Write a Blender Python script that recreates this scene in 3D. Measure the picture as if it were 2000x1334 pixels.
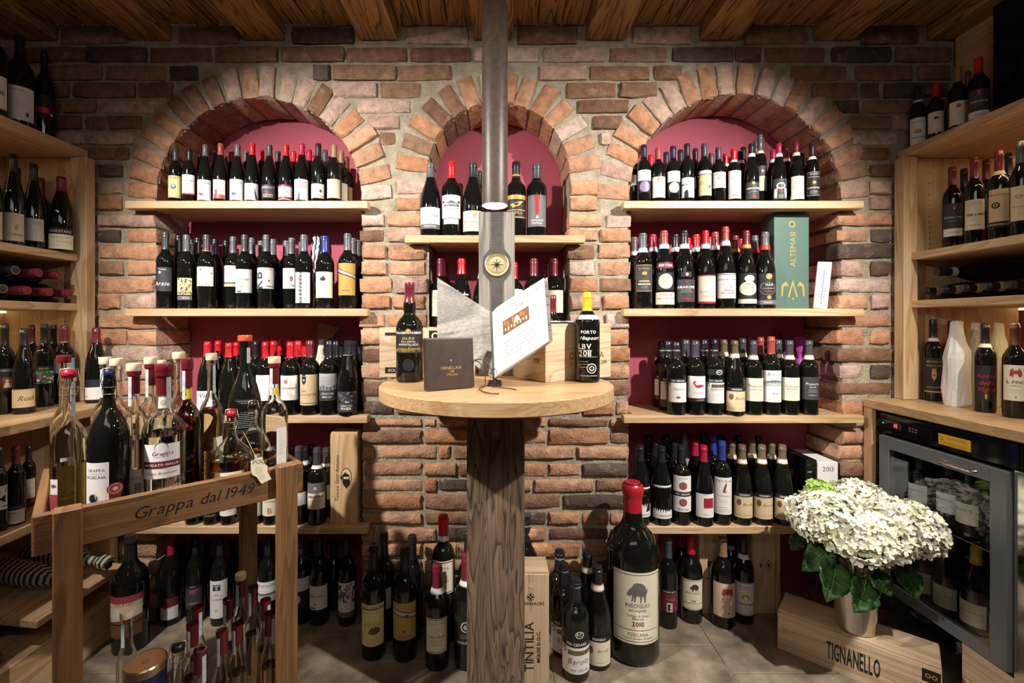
import bpy, bmesh, math, random
from mathutils import Vector, Matrix, noise
R = random.Random(7)
for o in list(bpy.data.objects): bpy.data.objects.remove(o)
S = bpy.context.scene
COL = S.collection
PI = math.pi
# ------------------------------------------------------------------ camera, light, exposure
F, CX, CY, CZ = 890.0, 975.0, 630.0, 1.18      # focal length and principal point in pixels of 2000x1334, eye height
cam = bpy.data.cameras.new('camera'); co = bpy.data.objects.new('camera', cam); COL.objects.link(co)
co.location = (0, 0, CZ); co.rotation_euler = (PI/2, 0, 0)
cam.sensor_width = 36; cam.lens = F*36/2000; cam.clip_start = .02
cam.shift_x = (1000-CX)/2000; cam.shift_y = (CY-667)/2000
S.camera = co
w = bpy.data.worlds.new('world'); S.world = w; w.use_nodes = True
w.node_tree.nodes['Background'].inputs[0].default_value = (1, .91, .80, 1)
w.node_tree.nodes['Background'].inputs[1].default_value = .026
S.view_settings.view_transform = 'Standard'; S.view_settings.look = 'None'
S.view_settings.gamma = 1; S.view_settings.use_curve_mapping = False
S.view_settings.exposure = 0.15
def lamp(name, kind, loc, aim, energy, color, **k):
    l = bpy.data.lights.new(name, kind); l.energy = energy; l.color = color
    for a, v in k.items(): setattr(l, a, v)
    o = bpy.data.objects.new(name, l); COL.objects.link(o); o.location = loc
    o.rotation_euler = (Vector(aim)-Vector(loc)).to_track_quat('-Z', 'Y').to_euler()
    return o
WARM = (1, .945, .875)
lamp('ceiling_spot', 'SPOT', (-1.32, .47, 2.13), (-.42, 1.8, .98), 215, WARM, spot_size=math.radians(88), spot_blend=.85, shadow_soft_size=.022)
lamp('ceiling_spot', 'SPOT', (1.32, .47, 2.13), (.42, 1.8, .98), 215, WARM, spot_size=math.radians(88), spot_blend=.85, shadow_soft_size=.022)
lamp('ceiling_fill', 'AREA', (0, -.5, 2.2), (0, 1.5, .9), 6.5, WARM, shape='RECTANGLE', size=1.6, size_y=.5)  # unseen fill light added behind the camera to lift the whole room
lamp('pendant_spot', 'SPOT', (-.012, 1.25, 1.497), (-.012, 1.25, 0), 7.5, (1, .88, .74), spot_size=math.radians(88), spot_blend=.5, shadow_soft_size=.022)
for sx in (-1, 1):                               # light strips inside the two side cabinets
    for z, e, y in ((1.80, .8 if sx > 0 else .6, 1.42 if sx > 0 else 1.2), (1.21, .9, 1.42)):
        lamp('cabinet_strip', 'AREA', (sx*1.84, y, z), (sx*1.80, y, 0), e, (1, .80, .42), shape='RECTANGLE', size=.02, size_y=.6)

# ------------------------------------------------------------------ colours and materials
def lin(c): return tuple((x/12.92 if x <= .04045 else ((x+.055)/1.055)**2.4) for x in c)
def hx(h): return lin(tuple(int(h[i:i+2], 16)/255 for i in (0, 2, 4)))
C = {k: hx(v) for k, v in dict(k='1c1a19', w='e9e6e2', c='e6ddc4', y='e3d592', rd='c41f2c', mr='6d2430', cr='a3253c', gy='6a6a6c',
     dg='3a393b', dk='1e1c1d', gd='b8964a', og='6f6452', bl='2b4694', nv='1c2238', pk='c0488c', tn='d9c39c', gn='3f6b3c', or_='d4672e',
     cp='9a4a44', br='6d4a35', lg='b9b9b8', pu='8d79a8', wd='d8bb92', si='c9c6bf', ye='d9b61f', pe='e3c4ac', bg='d6c8ae', lb='9db7cf', ts='bfc9c8',
     ol='6a5f47', gr='2f5a4e', bk='0d0d0e', rs='a8414d').items()}
MATS = {}
def nodes(name):
    m = bpy.data.materials.new(name); m.use_nodes = True; MATS[name] = m
    nt = m.node_tree; b = nt.nodes['Principled BSDF']
    return m, nt, b, nt.nodes.new, nt.links.new
def setp(b, **k):
    for a, v in k.items(): b.inputs[a.replace('_', ' ')].default_value = v
def plain(name, col, rough=.5, metal=0, **k):
    m, nt, b, N, L = nodes(name); setp(b, Base_Color=(*col, 1), Roughness=rough, Metallic=metal, **k); return m
def objcol(name, rough, metal=0, bump=0, scale=200, vary=0, **k):
    m, nt, b, N, L = nodes(name); i = N('ShaderNodeObjectInfo'); L(i.outputs['Color'], b.inputs['Base Color'])
    setp(b, Roughness=rough, Metallic=metal, **k)
    if bump:
        n = N('ShaderNodeTexNoise'); n.inputs['Scale'].default_value = scale; tc = N('ShaderNodeTexCoord'); L(tc.outputs['Object'], n.inputs['Vector'])
        bp = N('ShaderNodeBump'); bp.inputs['Strength'].default_value = bump; bp.inputs['Distance'].default_value = .002
        L(n.outputs['Fac'], bp.inputs['Height']); L(bp.outputs[0], b.inputs['Normal'])
    return m
objcol('paper', .62); objcol('foil', .30, bump=.08, scale=120); objcol('matt', .5); objcol('satin', .25, metal=.8)
def attr_mat():
    m, nt, b, N, L = nodes('print'); a = N('ShaderNodeAttribute'); a.attribute_name = 'Col'
    L(a.outputs['Color'], b.inputs['Base Color']); setp(b, Roughness=.5)
attr_mat()
plain('glass_dark', (.006, .0065, .005), .045, IOR=1.5)
plain('glass_green', (.010, .014, .008), .05, IOR=1.5)
def glassmat(name, col, rough=.0):
    return plain(name, col, rough, Transmission_Weight=1.0, IOR=1.45)
glassmat('glass_clear', (.97, .985, .97)); glassmat('pane', (.90, .92, .92)); 
glassmat('liq_amber', (.88, .52, .13)); glassmat('liq_red', (.50, .10, .04)); glassmat('liq_clear', (.96, .97, .95)); glassmat('liq_gold', (.80, .47, .09)); glassmat('liq_green', (.90, .86, .55))
plain('black_gloss', (.006, .006, .007), .08); plain('black_matt', (.012, .012, .012), .5)
plain('chrome', (.75, .73, .70), .12, 1); plain('steel', (.58, .53, .47), .22, 1); plain('brass', (.62, .50, .28), .35, 1); plain('frame_grey', (.16, .165, .17), .35, .3)
plain('cork', hx('c9a678'), .7); plain('beech', hx('e3cba8'), .55); plain('plastic_white', hx('e6e4e0'), .35)
plain('maroon_wall', hx('a94c5d'), .75)
def emit(name, col, st):
    m, nt, b, N, L = nodes(name); setp(b, Base_Color=(0, 0, 0, 1), Emission_Color=(*col, 1), Emission_Strength=st)
emit('lamp_disc', (1, .92, .8), 60); emit('led_red', (1, .05, .04), 5); emit('led_green', (.05, .8, .4), 1); emit('led_strip', (1, .80, .42), 2.5)

def ramp(N, stops):
    r = N('ShaderNodeValToRGB'); e = r.color_ramp.elements
    while len(e) < len(stops): e.new(.5)
    for q, (p, c) in zip(e, stops): q.position = p; q.color = (*c, 1)
    return r
def wood(name, axis, c1, c2, c3, ring=9, rough=.5, bump=.25, fine=1.0):
    """grain running along one object axis: rings seen lengthwise, fine fibres, per-object offset"""
    m, nt, b, N, L = nodes(name)
    tc = N('ShaderNodeTexCoord'); oi = N('ShaderNodeObjectInfo')
    mu = N('ShaderNodeMath'); mu.operation = 'MULTIPLY'; mu.inputs[1].default_value = 37; L(oi.outputs['Random'], mu.inputs[0])
    ad = N('ShaderNodeVectorMath'); L(tc.outputs['Object'], ad.inputs[0]); L(mu.outputs[0], ad.inputs[1])
    sc = [1.0, 1.0, 1.0]; sc[axis] = .09
    mp = N('ShaderNodeMapping'); mp.inputs['Scale'].default_value = [s*ring for s in sc]; L(ad.outputs[0], mp.inputs['Vector'])
    n1 = N('ShaderNodeTexNoise'); n1.inputs['Scale'].default_value = 1.0; n1.inputs['Detail'].default_value = 2; n1.inputs['Distortion'].default_value = .6; L(mp.outputs[0], n1.inputs['Vector'])
    m1 = N('ShaderNodeMath'); m1.operation = 'MULTIPLY'; m1.inputs[1].default_value = 9; L(n1.outputs['Fac'], m1.inputs[0])
    fr = N('ShaderNodeMath'); fr.operation = 'FRACT'; L(m1.outputs[0], fr.inputs[0])
    sf = [220.0]*3; sf[axis] = 5
    mp2 = N('ShaderNodeMapping'); mp2.inputs['Scale'].default_value = sf; L(ad.outputs[0], mp2.inputs['Vector'])
    n2 = N('ShaderNodeTexNoise'); n2.inputs['Scale'].default_value = 1; n2.inputs['Detail'].default_value = 3; L(mp2.outputs[0], n2.inputs['Vector'])
    r1 = ramp(N, [(0, c1), (.62, c2), (.88, c3), (1, c1)]); L(fr.outputs[0], r1.inputs[0])
    r2 = ramp(N, [(.3, tuple([1-.35*fine]*3)), (.65, (1, 1, 1))]); L(n2.outputs['Fac'], r2.inputs[0])
    mx = N('ShaderNodeMix'); mx.data_type = 'RGBA'; mx.blend_type = 'MULTIPLY'; mx.inputs[0].default_value = 1
    L(r1.outputs[0], mx.inputs[6]); L(r2.outputs[0], mx.inputs[7])
    vo = N('ShaderNodeTexNoise'); vo.inputs['Scale'].default_value = 2.3; L(ad.outputs[0], vo.inputs['Vector'])
    r3 = ramp(N, [(.3, (.82, .80, .78)), (.7, (1.06, 1.04, 1.02))]); L(vo.outputs['Fac'], r3.inputs[0])
    mx2 = N('ShaderNodeMix'); mx2.data_type = 'RGBA'; mx2.blend_type = 'MULTIPLY'; mx2.inputs[0].default_value = 1
    L(mx.outputs[2], mx2.inputs[6]); L(r3.outputs[0], mx2.inputs[7]); L(mx2.outputs[2], b.inputs['Base Color'])
    ah = N('ShaderNodeMath'); ah.operation = 'ADD'; L(fr.outputs[0], ah.inputs[0]); L(n2.outputs['Fac'], ah.inputs[1])
    bp = N('ShaderNodeBump'); bp.inputs['Strength'].default_value = bump; bp.inputs['Distance'].default_value = .002
    L(ah.outputs[0], bp.inputs['Height']); L(bp.outputs[0], b.inputs['Normal']); setp(b, Roughness=rough)
for ax, a in enumerate('xyz'):
    wood('pine_'+a, ax, hx('dcbd98'), hx('d3b085'), hx('bf996d'), 8, .45, .08, .5)
    wood('crate_'+a, ax, hx('e3cbab'), hx('dbc09c'), hx('c6a680'), 9, .6, .1, .5)
    wood('oak_'+a, ax, hx('d0ad84'), hx('c8a379'), hx('b8905f'), 22, .4, .06, .6)
    wood('teak_'+a, ax, hx('946c46'), hx('87613d'), hx('745232'), 11, .5, .12, .8)
    wood('old_'+a, ax, hx('b98f58'), hx('a87c47'), hx('4f3419'), 15, .6, .8, 1.2)
    wood('grey_'+a, ax, hx('86705a'), hx('725b46'), hx('3c2d21'), 24, .7, 1.0, 1.2)
    wood('ash_'+a, ax, hx('a19e95'), hx('95928a'), hx('6f6c66'), 6, .6, .2, 1.3)
def brick_mat():
    m, nt, b, N, L = nodes('brick'); oi = N('ShaderNodeObjectInfo'); tc = N('ShaderNodeTexCoord'); ge = N('ShaderNodeNewGeometry')
    n1 = N('ShaderNodeTexNoise'); n1.inputs['Scale'].default_value = 28; n1.inputs['Detail'].default_value = 5; n1.inputs['Roughness'].default_value = .65; L(ge.outputs['Position'], n1.inputs['Vector'])
    r1 = ramp(N, [(.25, (.48, .46, .45)), (.5, (.92, .92, .92)), (.72, (1.28, 1.24, 1.2))]); L(n1.outputs['Fac'], r1.inputs[0])
    mx = N('ShaderNodeMix'); mx.data_type = 'RGBA'; mx.blend_type = 'MULTIPLY'; mx.inputs[0].default_value = 1
    L(oi.outputs['Color'], mx.inputs[6]); L(r1.outputs[0], mx.inputs[7])
    n2 = N('ShaderNodeTexNoise'); n2.inputs['Scale'].default_value = 17; n2.inputs['Detail'].default_value = 6; n2.inputs['Roughness'].default_value = .7
    sh = N('ShaderNodeVectorMath'); sh.inputs[1].default_value = (5.3, 2.1, 7.7); L(ge.outputs['Position'], sh.inputs[0]); L(sh.outputs[0], n2.inputs['Vector'])
    r2 = ramp(N, [(.56, (0, 0, 0)), (.74, (.55, .55, .55))]); L(n2.outputs['Fac'], r2.inputs[0])
    mx2 = N('ShaderNodeMix'); mx2.data_type = 'RGBA'; L(r2.outputs[0], mx2.inputs[0]); L(mx.outputs[2], mx2.inputs[6]); mx2.inputs[7].default_value = (*hx('b9a795'), 1)
    L(mx2.outputs[2], b.inputs['Base Color'])
    n3 = N('ShaderNodeTexNoise'); n3.inputs['Scale'].default_value = 130; n3.inputs['Detail'].default_value = 6; L(ge.outputs['Position'], n3.inputs['Vector'])
    ah = N('ShaderNodeMath'); ah.operation = 'MULTIPLY_ADD'; ah.inputs[1].default_value = 2.0; L(n1.outputs['Fac'], ah.inputs[0]); L(n3.outputs['Fac'], ah.inputs[2])
    bp = N('ShaderNodeBump'); bp.inputs['Strength'].default_value = .85; bp.inputs['Distance'].default_value = .0045
    L(ah.outputs[0], bp.inputs['Height']); L(bp.outputs[0], b.inputs['Normal']); setp(b, Roughness=.85)
brick_mat()
def rough_mat(name, c1, c2, s1, s2, bump, dist=.004, rough=.9, c3=None):
    m, nt, b, N, L = nodes(name); ge = N('ShaderNodeNewGeometry')
    n1 = N('ShaderNodeTexNoise'); n1.inputs['Scale'].default_value = s1; n1.inputs['Detail'].default_value = 6; L(ge.outputs['Position'], n1.inputs['Vector'])
    r1 = ramp(N, [(.3, c1), (.7, c2)] if not c3 else [(.28, c1), (.5, c2), (.72, c3)]); L(n1.outputs['Fac'], r1.inputs[0]); L(r1.outputs[0], b.inputs['Base Color'])
    n3 = N('ShaderNodeTexNoise'); n3.inputs['Scale'].default_value = s2; n3.inputs['Detail'].default_value = 7; n3.inputs['Roughness'].default_value = .65; L(ge.outputs['Position'], n3.inputs['Vector'])
    bp = N('ShaderNodeBump'); bp.inputs['Strength'].default_value = bump; bp.inputs['Distance'].default_value = dist
    L(n3.outputs['Fac'], bp.inputs['Height']); L(bp.outputs[0], b.inputs['Normal']); setp(b, Roughness=rough)
rough_mat('mortar', hx('a0957f'), hx('c6baa4'), 30, 95, 1.0, .012)
rough_mat('stone', hx('66584a'), hx('8a7b69'), 11, 45, .9, .004, .5, hx('ab9c8a'))
rough_mat('iron', hx('4a3c33'), hx('5d4d42'), 60, 220, .25, .001, .42)
rough_mat('leather_dark', hx('32231c'), hx('3f2e25'), 40, 500, .4, .0006, .45)
rough_mat('leather_grey', hx('3f3c3a'), hx('4b4744'), 60, 500, .4, .0006, .55)
rough_mat('leaf', hx('1f3a1c'), hx('2f5427'), 30, 70, .5, .002, .45, hx('426b33'))
rough_mat('stem', hx('4f6a35'), hx('6d8448'), 30, 70, .3, .002, .5)
rough_mat('petal', hx('cdd0a2'), hx('e6e3cf'), 22, 120, .2, .001, .6, hx('efeae0'))
rough_mat('petal_green', hx('8fae45'), hx('a9c565'), 60, 120, .2, .001, .6)
def stripe_mat(name, scale, c1, c2, dist, axis=2):
    m, nt, b, N, L = nodes(name); tc = N('ShaderNodeTexCoord'); wv = N('ShaderNodeTexWave'); wv.bands_direction = 'XYZ'[axis]
    wv.inputs['Scale'].default_value = scale; wv.inputs['Distortion'].default_value = dist; wv.inputs['Detail'].default_value = 1; wv.inputs['Detail Scale'].default_value = 1.2
    L(tc.outputs['Object'], wv.inputs['Vector']); r1 = ramp(N, [(.46, c1), (.54, c2)]); L(wv.outputs['Fac'], r1.inputs[0]); L(r1.outputs[0], b.inputs['Base Color']); setp(b, Roughness=.6)
stripe_mat('zebra', 22, hx('15130f'), hx('e6e2da'), 7, 0)
stripe_mat('striped_paper', 17, hx('2a2723'), hx('b9b1a2'), .6, 2)
objcol('tissue', .55, bump=.9, scale=60)

# ------------------------------------------------------------------ mesh helpers
class MB:
    def __init__(s): s.v = []; s.f = []; s.c = []; s.m = []
    def add(s, vs, fs, col=None, mi=0):
        o = len(s.v); s.v += [tuple(p) for p in vs]
        for f in fs: s.f.append([i+o for i in f]); s.c.append(col); s.m.append(mi)
        return s
    def box(s, x0, x1, y0, y1, z0, z1, col=None, mi=0, M=None):
        vs = [Vector((x, y, z)) for z in (z0, z1) for y in (y0, y1) for x in (x0, x1)]
        if M: vs = [M @ p for p in vs]
        return s.add(vs, [(0, 2, 3, 1), (4, 5, 7, 6), (0, 1, 5, 4), (2, 6, 7, 3), (0, 4, 6, 2), (1, 3, 7, 5)], col, mi)
    def lathe(s, prof, n=24, col=None, mi=0, M=None, caps=True):
        vs = []; fs = []
        for r, z in prof:
            for i in range(n):
                a = 2*PI*i/n; vs.append(Vector((r*math.sin(a), -r*math.cos(a), z)))
        for j in range(len(prof)-1):
            for i in range(n): k = (i+1) % n; fs.append((j*n+i, j*n+k, (j+1)*n+k, (j+1)*n+i))
        if caps:
            fs.append(tuple(range(n))[::-1]); fs.append(tuple(range((len(prof)-1)*n, len(prof)*n)))
        if M: vs = [M @ p for p in vs]
        return s.add(vs, fs, col, mi)
    def tube(s, pts, rad, n=8, col=None, mi=0):
        pts = [Vector(p) for p in pts]; vs = []; fs = []
        up = Vector((0, 0, 1))
        for j, p in enumerate(pts):
            d = (pts[min(j+1, len(pts)-1)]-pts[max(j-1, 0)]).normalized()
            a = d.cross(up); a = a.normalized() if a.length > 1e-3 else Vector((1, 0, 0)); b2 = d.cross(a)
            r = rad[j] if isinstance(rad, (list, tuple)) else rad
            for i in range(n): t = 2*PI*i/n; vs.append(p+a*(r*math.cos(t))+b2*(r*math.sin(t)))
        for j in range(len(pts)-1):
            for i in range(n): k = (i+1) % n; fs.append((j*n+i, (j+1)*n+i, (j+1)*n+k, j*n+k))
        fs.append(tuple(range(n))); fs.append(tuple(range((len(pts)-1)*n, len(pts)*n))[::-1])
        return s.add(vs, fs, col, mi)
    def mesh(s, name, mats, smooth=None):
        me = bpy.data.meshes.new(name); me.from_pydata(s.v, [], s.f)
        for m in ([mats] if isinstance(mats, str) else mats): me.materials.append(MATS[m])
        if any(m for m in s.m): me.polygons.foreach_set('material_index', s.m)
        if any(c is not None for c in s.c):
            at = me.color_attributes.new('Col', 'FLOAT_COLOR', 'CORNER'); buf = []
            for f, c in zip(s.f, s.c): buf += list((*(c or (1, 1, 1)), 1))*len(f)
            at.data.foreach_set('color', buf)
        if smooth is not None:
            me.polygons.foreach_set('use_smooth', [True]*len(me.polygons))
            if smooth: me.set_sharp_from_angle(angle=math.radians(smooth))
        me.update(); return me
    def obj(s, name, mats, parent=None, smooth=None, col=None, loc=None, rz=0):
        return link(name, s.mesh(name, mats, smooth), parent, col, loc, rz)
def link(name, me, parent=None, col=None, loc=None, rz=0):
    o = bpy.data.objects.new(name, me); COL.objects.link(o)
    if parent: o.parent = parent
    if col: o.color = (*col, 1)
    if loc is not None: o.location = loc
    if rz: o.rotation_euler[2] = rz
    return o
LABELS = {}
def thing(o, label, cat, group=None, kind=None):
    lab = label; o['label'] = lab; o['category'] = cat
    if group: o['group'] = group
    if kind: o['kind'] = kind
    LABELS.setdefault(lab, []).append(o.name)
    n = len(lab.split())
    if n > 16 or n < 4: print('LABEL LENGTH', n, lab)
    return o
def empty(name, loc, rz=0):
    o = bpy.data.objects.new(name, None); COL.objects.link(o); o.location = loc; o.rotation_euler[2] = rz; o.empty_display_size = .02; return o
def structure(o): o['kind'] = 'structure'; return o
def bevbox(name, x0, x1, y0, y1, z0, z1, mat, parent=None, bev=.002, col=None, seg=1, loc=None, rz=0):
    bm = bmesh.new(); bmesh.ops.create_cube(bm, size=1)
    cx, cy, cz = (x0+x1)/2, (y0+y1)/2, (z0+z1)/2
    bmesh.ops.scale(bm, vec=(x1-x0, y1-y0, z1-z0), verts=bm.verts)
    bmesh.ops.bevel(bm, geom=list(bm.edges), offset=bev, segments=seg, affect='EDGES', profile=.7)
    me = bpy.data.meshes.new(name); bm.to_mesh(me); bm.free(); me.materials.append(MATS[mat])
    o = link(name, me, parent, col); o.location = (cx, cy, cz) if loc is None else loc
    if loc is not None: me.transform(Matrix.Translation((cx, cy, cz)))
    if rz: o.rotation_euler[2] = rz
    return o
def P(px, py, Y): return Vector(((px-CX)*Y/F, Y, CZ-(py-CY)*Y/F))

# ------------------------------------------------------------------ lettering: glyph outlines made once from the built-in font
GL = {}
def make_glyphs():
    chars = 'ABCDEFGHIJKLMNOPQRSTUVWXYZabcdefghijklmnopqrstuvwxyz0123456789.&,!-/()°\''
    tmp = []
    for bold in (0, 1):
        for ch in chars:
            cu = bpy.data.curves.new('g', 'FONT'); cu.body = ch; cu.size = 1; cu.resolution_u = 2; cu.offset = .022*bold
            o = bpy.data.objects.new('g', cu); COL.objects.link(o); tmp.append((ch, bold, o))
    bpy.context.view_layer.update(); dg = bpy.context.evaluated_depsgraph_get()
    for ch, bold, o in tmp:
        me = bpy.data.meshes.new_from_object(o.evaluated_get(dg))
        vs = [(v.co.x, v.co.y) for v in me.vertices]; fs = [tuple(p.vertices) for p in me.polygons]
        x0 = min((v[0] for v in vs), default=0); x1 = max((v[0] for v in vs), default=.2)
        GL[ch, bold] = ([(a-x0, b2) for a, b2 in vs], fs, x1-x0)
        bpy.data.meshes.remove(me)
    for ch, bold, o in tmp:
        cu = o.data; bpy.data.objects.remove(o); bpy.data.curves.remove(cu)
make_glyphs()
def layout(text, bold=0, it=0, track=.09):
    x = 0; vs = []; fs = []
    for ch in text:
        if ch == ' ': x += .3; continue
        gv, gf, gw = GL[ch, bold]; o = len(vs)
        vs += [(a+x+it*b2, b2) for a, b2 in gv]; fs += [tuple(i+o for i in f) for f in gf]; x += gw+track
    return vs, fs, max(x-track, .1)
class Print:
    """flat print in a label's own frame: x in [-1,1] of the half width, y 0 top .. 1 bottom; kept as 2-D pieces in metres"""
    def __init__(s, hw, h): s.hw = hw; s.h = h; s.p = []; s.n = 0; s.text = False
    def tri(s, vs, fs, col): s.p.append((vs, fs, col, s.n)); s.n += 1
    def draw(s, items):
        ys = sorted({q[2] for q in items if q[0] == 't' and not q[8]})
        for q in items:
            k = q[0]
            if k == 't':
                _, txt, y, wd, col, x, it, b, up = q
                vs, fs, tw = layout(txt, b, it)
                sc = wd*2*s.hw/tw
                if not up:
                    gap = min([abs(y-v) for v in ys if v != y]+[.5]); sc = min(sc, s.h*min(.55, gap*1.2))
                if up:
                    sc = wd*s.h/tw; vs = [(-b2*sc+x*s.hw+.35*sc, a*sc+s.h*(1-y)-tw*sc/2) for a, b2 in vs]
                else: vs = [(a*sc-tw*sc/2+x*s.hw, b2*sc+s.h*(1-y)-.35*sc) for a, b2 in vs]
                s.tri(vs, fs, C[col]); s.text = True
            elif k == 'r':
                _, x0, y0, x1, y1, col = q; n = max(1, int(abs(x1-x0)*6)); vs = []; fs = []
                for i in range(n+1):
                    x = (x0+(x1-x0)*i/n)*s.hw; vs += [(x, s.h*(1-y1)), (x, s.h*(1-y0))]
                for i in range(n): fs.append((2*i, 2*i+2, 2*i+3, 2*i+1))
                s.tri(vs, fs, C[col])
            elif k == 'd':
                _, x, y, r, col, sy = q; n = 18; r *= s.hw; cx, cy = x*s.hw, s.h*(1-y)
                vs = [(cx+r*math.cos(2*PI*i/n), cy+sy*r*math.sin(2*PI*i/n)) for i in range(n)]
                s.tri(vs, [tuple(range(n))], C[col])
            elif k == 'p':
                _, pts, col = q
                s.tri([(x*s.hw, s.h*(1-y)) for x, y in pts], [tuple(range(len(pts)))], C[col])
            elif k == 'g':
                _, y, wd, n, col, x = q; rr = random.Random(int(y*1000)+n)
                for i in range(n):
                    w2 = wd*rr.uniform(.7, 1); yy = y+i*.055; a = -w2
                    while a < w2:
                        e = min(w2, a+rr.uniform(.05, .17)); s.draw([('r', a+x, yy, e+x, yy+.011, col)]); a = e+.035
        return s
def t(txt, y, w=.8, col='k', x=0, it=0, b=0, up=0): return ('t', txt, y, w, col, x, it, b, up)
def r(x0, y0, x1, y1, col): return ('r', x0, y0, x1, y1, col)
def d(x, y, rad, col, sy=1): return ('d', x, y, rad, col, sy)
def g(y, w=.6, n=3, col='gy', x=0): return ('g', y, w, n, col, x)
def pg(pts, col): return ('p', pts, col)
def frame(col='k', m=.07, th=.025):
    a = 1-m*2
    return [r(-a, m, a, m+th, col), r(-a, 1-m-th, a, 1-m, col), r(-a, m, -a+th*2, 1-m, col), r(a-th*2, m, a, 1-m, col)]
def crest(x, y, s, c1='k', c2='gd'):
    return [pg([(x-s, y-s*.5), (x+s, y-s*.5), (x+s*.9, y+s*.25), (x, y+s*.7), (x-s*.9, y+s*.25)], c1), d(x, y, s*.5, c2),
            pg([(x-s*.7, y-s*.55), (x-s*.9, y-s*.95), (x-s*.3, y-s*.75), (x, y-s), (x+s*.3, y-s*.75), (x+s*.9, y-s*.95), (x+s*.7, y-s*.55)], c1)]
def boar(x, y, s, col='gy'):
    o = [(-1, .15), (-.8, -.1), (-.55, -.25), (-.4, -.42), (-.1, -.5), (.3, -.48), (.65, -.35), (.8, -.1), (.95, -.25), (.85, .02), (.75, .2), (.72, .55), (.6, .55), (.55, .25), (.4, .22), (.3, .55), (.2, .55), (.2, .22),
         (-.15, .22), (-.25, .52), (-.36, .52), (-.34, .2), (-.48, .5), (-.58, .5), (-.52, .15), (-.8, .25)]
    return [pg([(x+a*s, y+b2*s*.62) for a, b2 in o], col)]
def paint(seed, y0=0, y1=1, n=60, cols=('y', 'pk', 'gn', 'bl', 'w', 'gd', 'mr', 'pu')):
    q = random.Random(seed); o = []
    for i in range(n):
        a, b2 = q.uniform(-.9, .9), q.uniform(y0+.06, y1-.06); s = q.uniform(.06, .16)
        o.append(pg([(max(-1, min(1, a+s*q.uniform(-1.2, 1.2)*.9)), max(y0, min(y1, b2+s*math.sin(k*1.26)*.7))) for k in range(5)] if 0 else
                    [(max(-1, min(1, a+s*math.cos(k*1.26+i))), max(y0, min(y1, b2+.6*s*math.sin(k*1.26+i)))) for k in range(5)], q.choice(cols)))
    return o
def clip(poly, x, keep):
    o = []
    for (ax, ay), (bx, by) in zip(poly, poly[1:]+poly[:1]):
        ia, ib = (ax-x)*keep >= 0, (bx-x)*keep >= 0
        if ia: o.append((ax, ay))
        if ia != ib: f = (x-ax)/(bx-ax); o.append((x, ay+(by-ay)*f))
    return o
def dust(mb, pr, fn, eps, de=2.5e-5, step=None):
    for vs, fs, col, n in pr.p:
        if not step: mb.add([fn(a, b2, eps+n*de) for a, b2 in vs], fs, col); continue
        small = []
        for f in fs:
            po = [vs[i] for i in f]; x0, x1 = min(p[0] for p in po), max(p[0] for p in po)
            if x1-x0 <= step*1.3: small.append(f); continue
            k = math.floor(x0/step)
            while k*step < x1:
                c = clip(po, k*step, 1); c = clip(c, (k+1)*step, -1) if c else c
                if len(c) > 2: mb.add([fn(a, b2, eps+n*de) for a, b2 in c], [tuple(range(len(c)))], col)
                k += 1
        if small: mb.add([fn(a, b2, eps+n*de) for a, b2 in vs], small, col)
def curved_label(parent, Rad, z0, z1, half, col, items, ang=0, name='label', mat='paper', Rtop=None):
    """paper wrapped on the bottle (local front is -Y), with its print as a child"""
    hw = math.radians(half)*Rad; rt = Rtop or Rad
    if col == 'bk': mat = 'glass_dark'                  # printed straight on the glass
    def fn(a, b2, e):
        f = b2/(z1-z0) if z1 > z0 else 0
        q = Rad+(rt-Rad)*max(0, min(1, f))+e; th = a/Rad+ang
        return (q*math.sin(th), -q*math.cos(th), z0+b2)
    mb = MB(); n = max(4, int(half/3.5)); e = .0004+.0025*Rad
    h = z1-z0
    top = [fn(-hw+2*hw*i/n, h, e) for i in range(n+1)]; bot = [fn(-hw+2*hw*i/n, 0, e) for i in range(n+1)]
    mb.add(bot+top, [(i, i+1, n+2+i, n+1+i) for i in range(n)])
    o = mb.obj(name, mat, parent, smooth=60, col=C[col])
    if items:
        pr = Print(hw, h).draw(items); m2 = MB(); dust(m2, pr, fn, e+.00025, 2.5e-5, Rad*.12); m2.obj('lettering' if pr.text else 'emblem', 'print', o)
    return o
def flat_print(parent, M, hw, h, items, name=None):
    """print on a flat face: M maps (x right, y up, z out) with the origin at the middle of the lower edge"""
    pr = Print(hw, h).draw(items); m2 = MB(); dust(m2, pr, lambda a, b2, e: M @ Vector((a, b2, e)), .0005, 4e-5)
    return m2.obj(name or ('lettering' if pr.text else 'emblem'), 'print', parent)
def axes(o, x, y):
    x = Vector(x).normalized(); y = Vector(y).normalized(); z = x.cross(y)
    return Matrix(((x.x, y.x, z.x, o[0]), (x.y, y.y, z.y, o[1]), (x.z, y.z, z.z, o[2]), (0, 0, 0, 1)))

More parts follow.
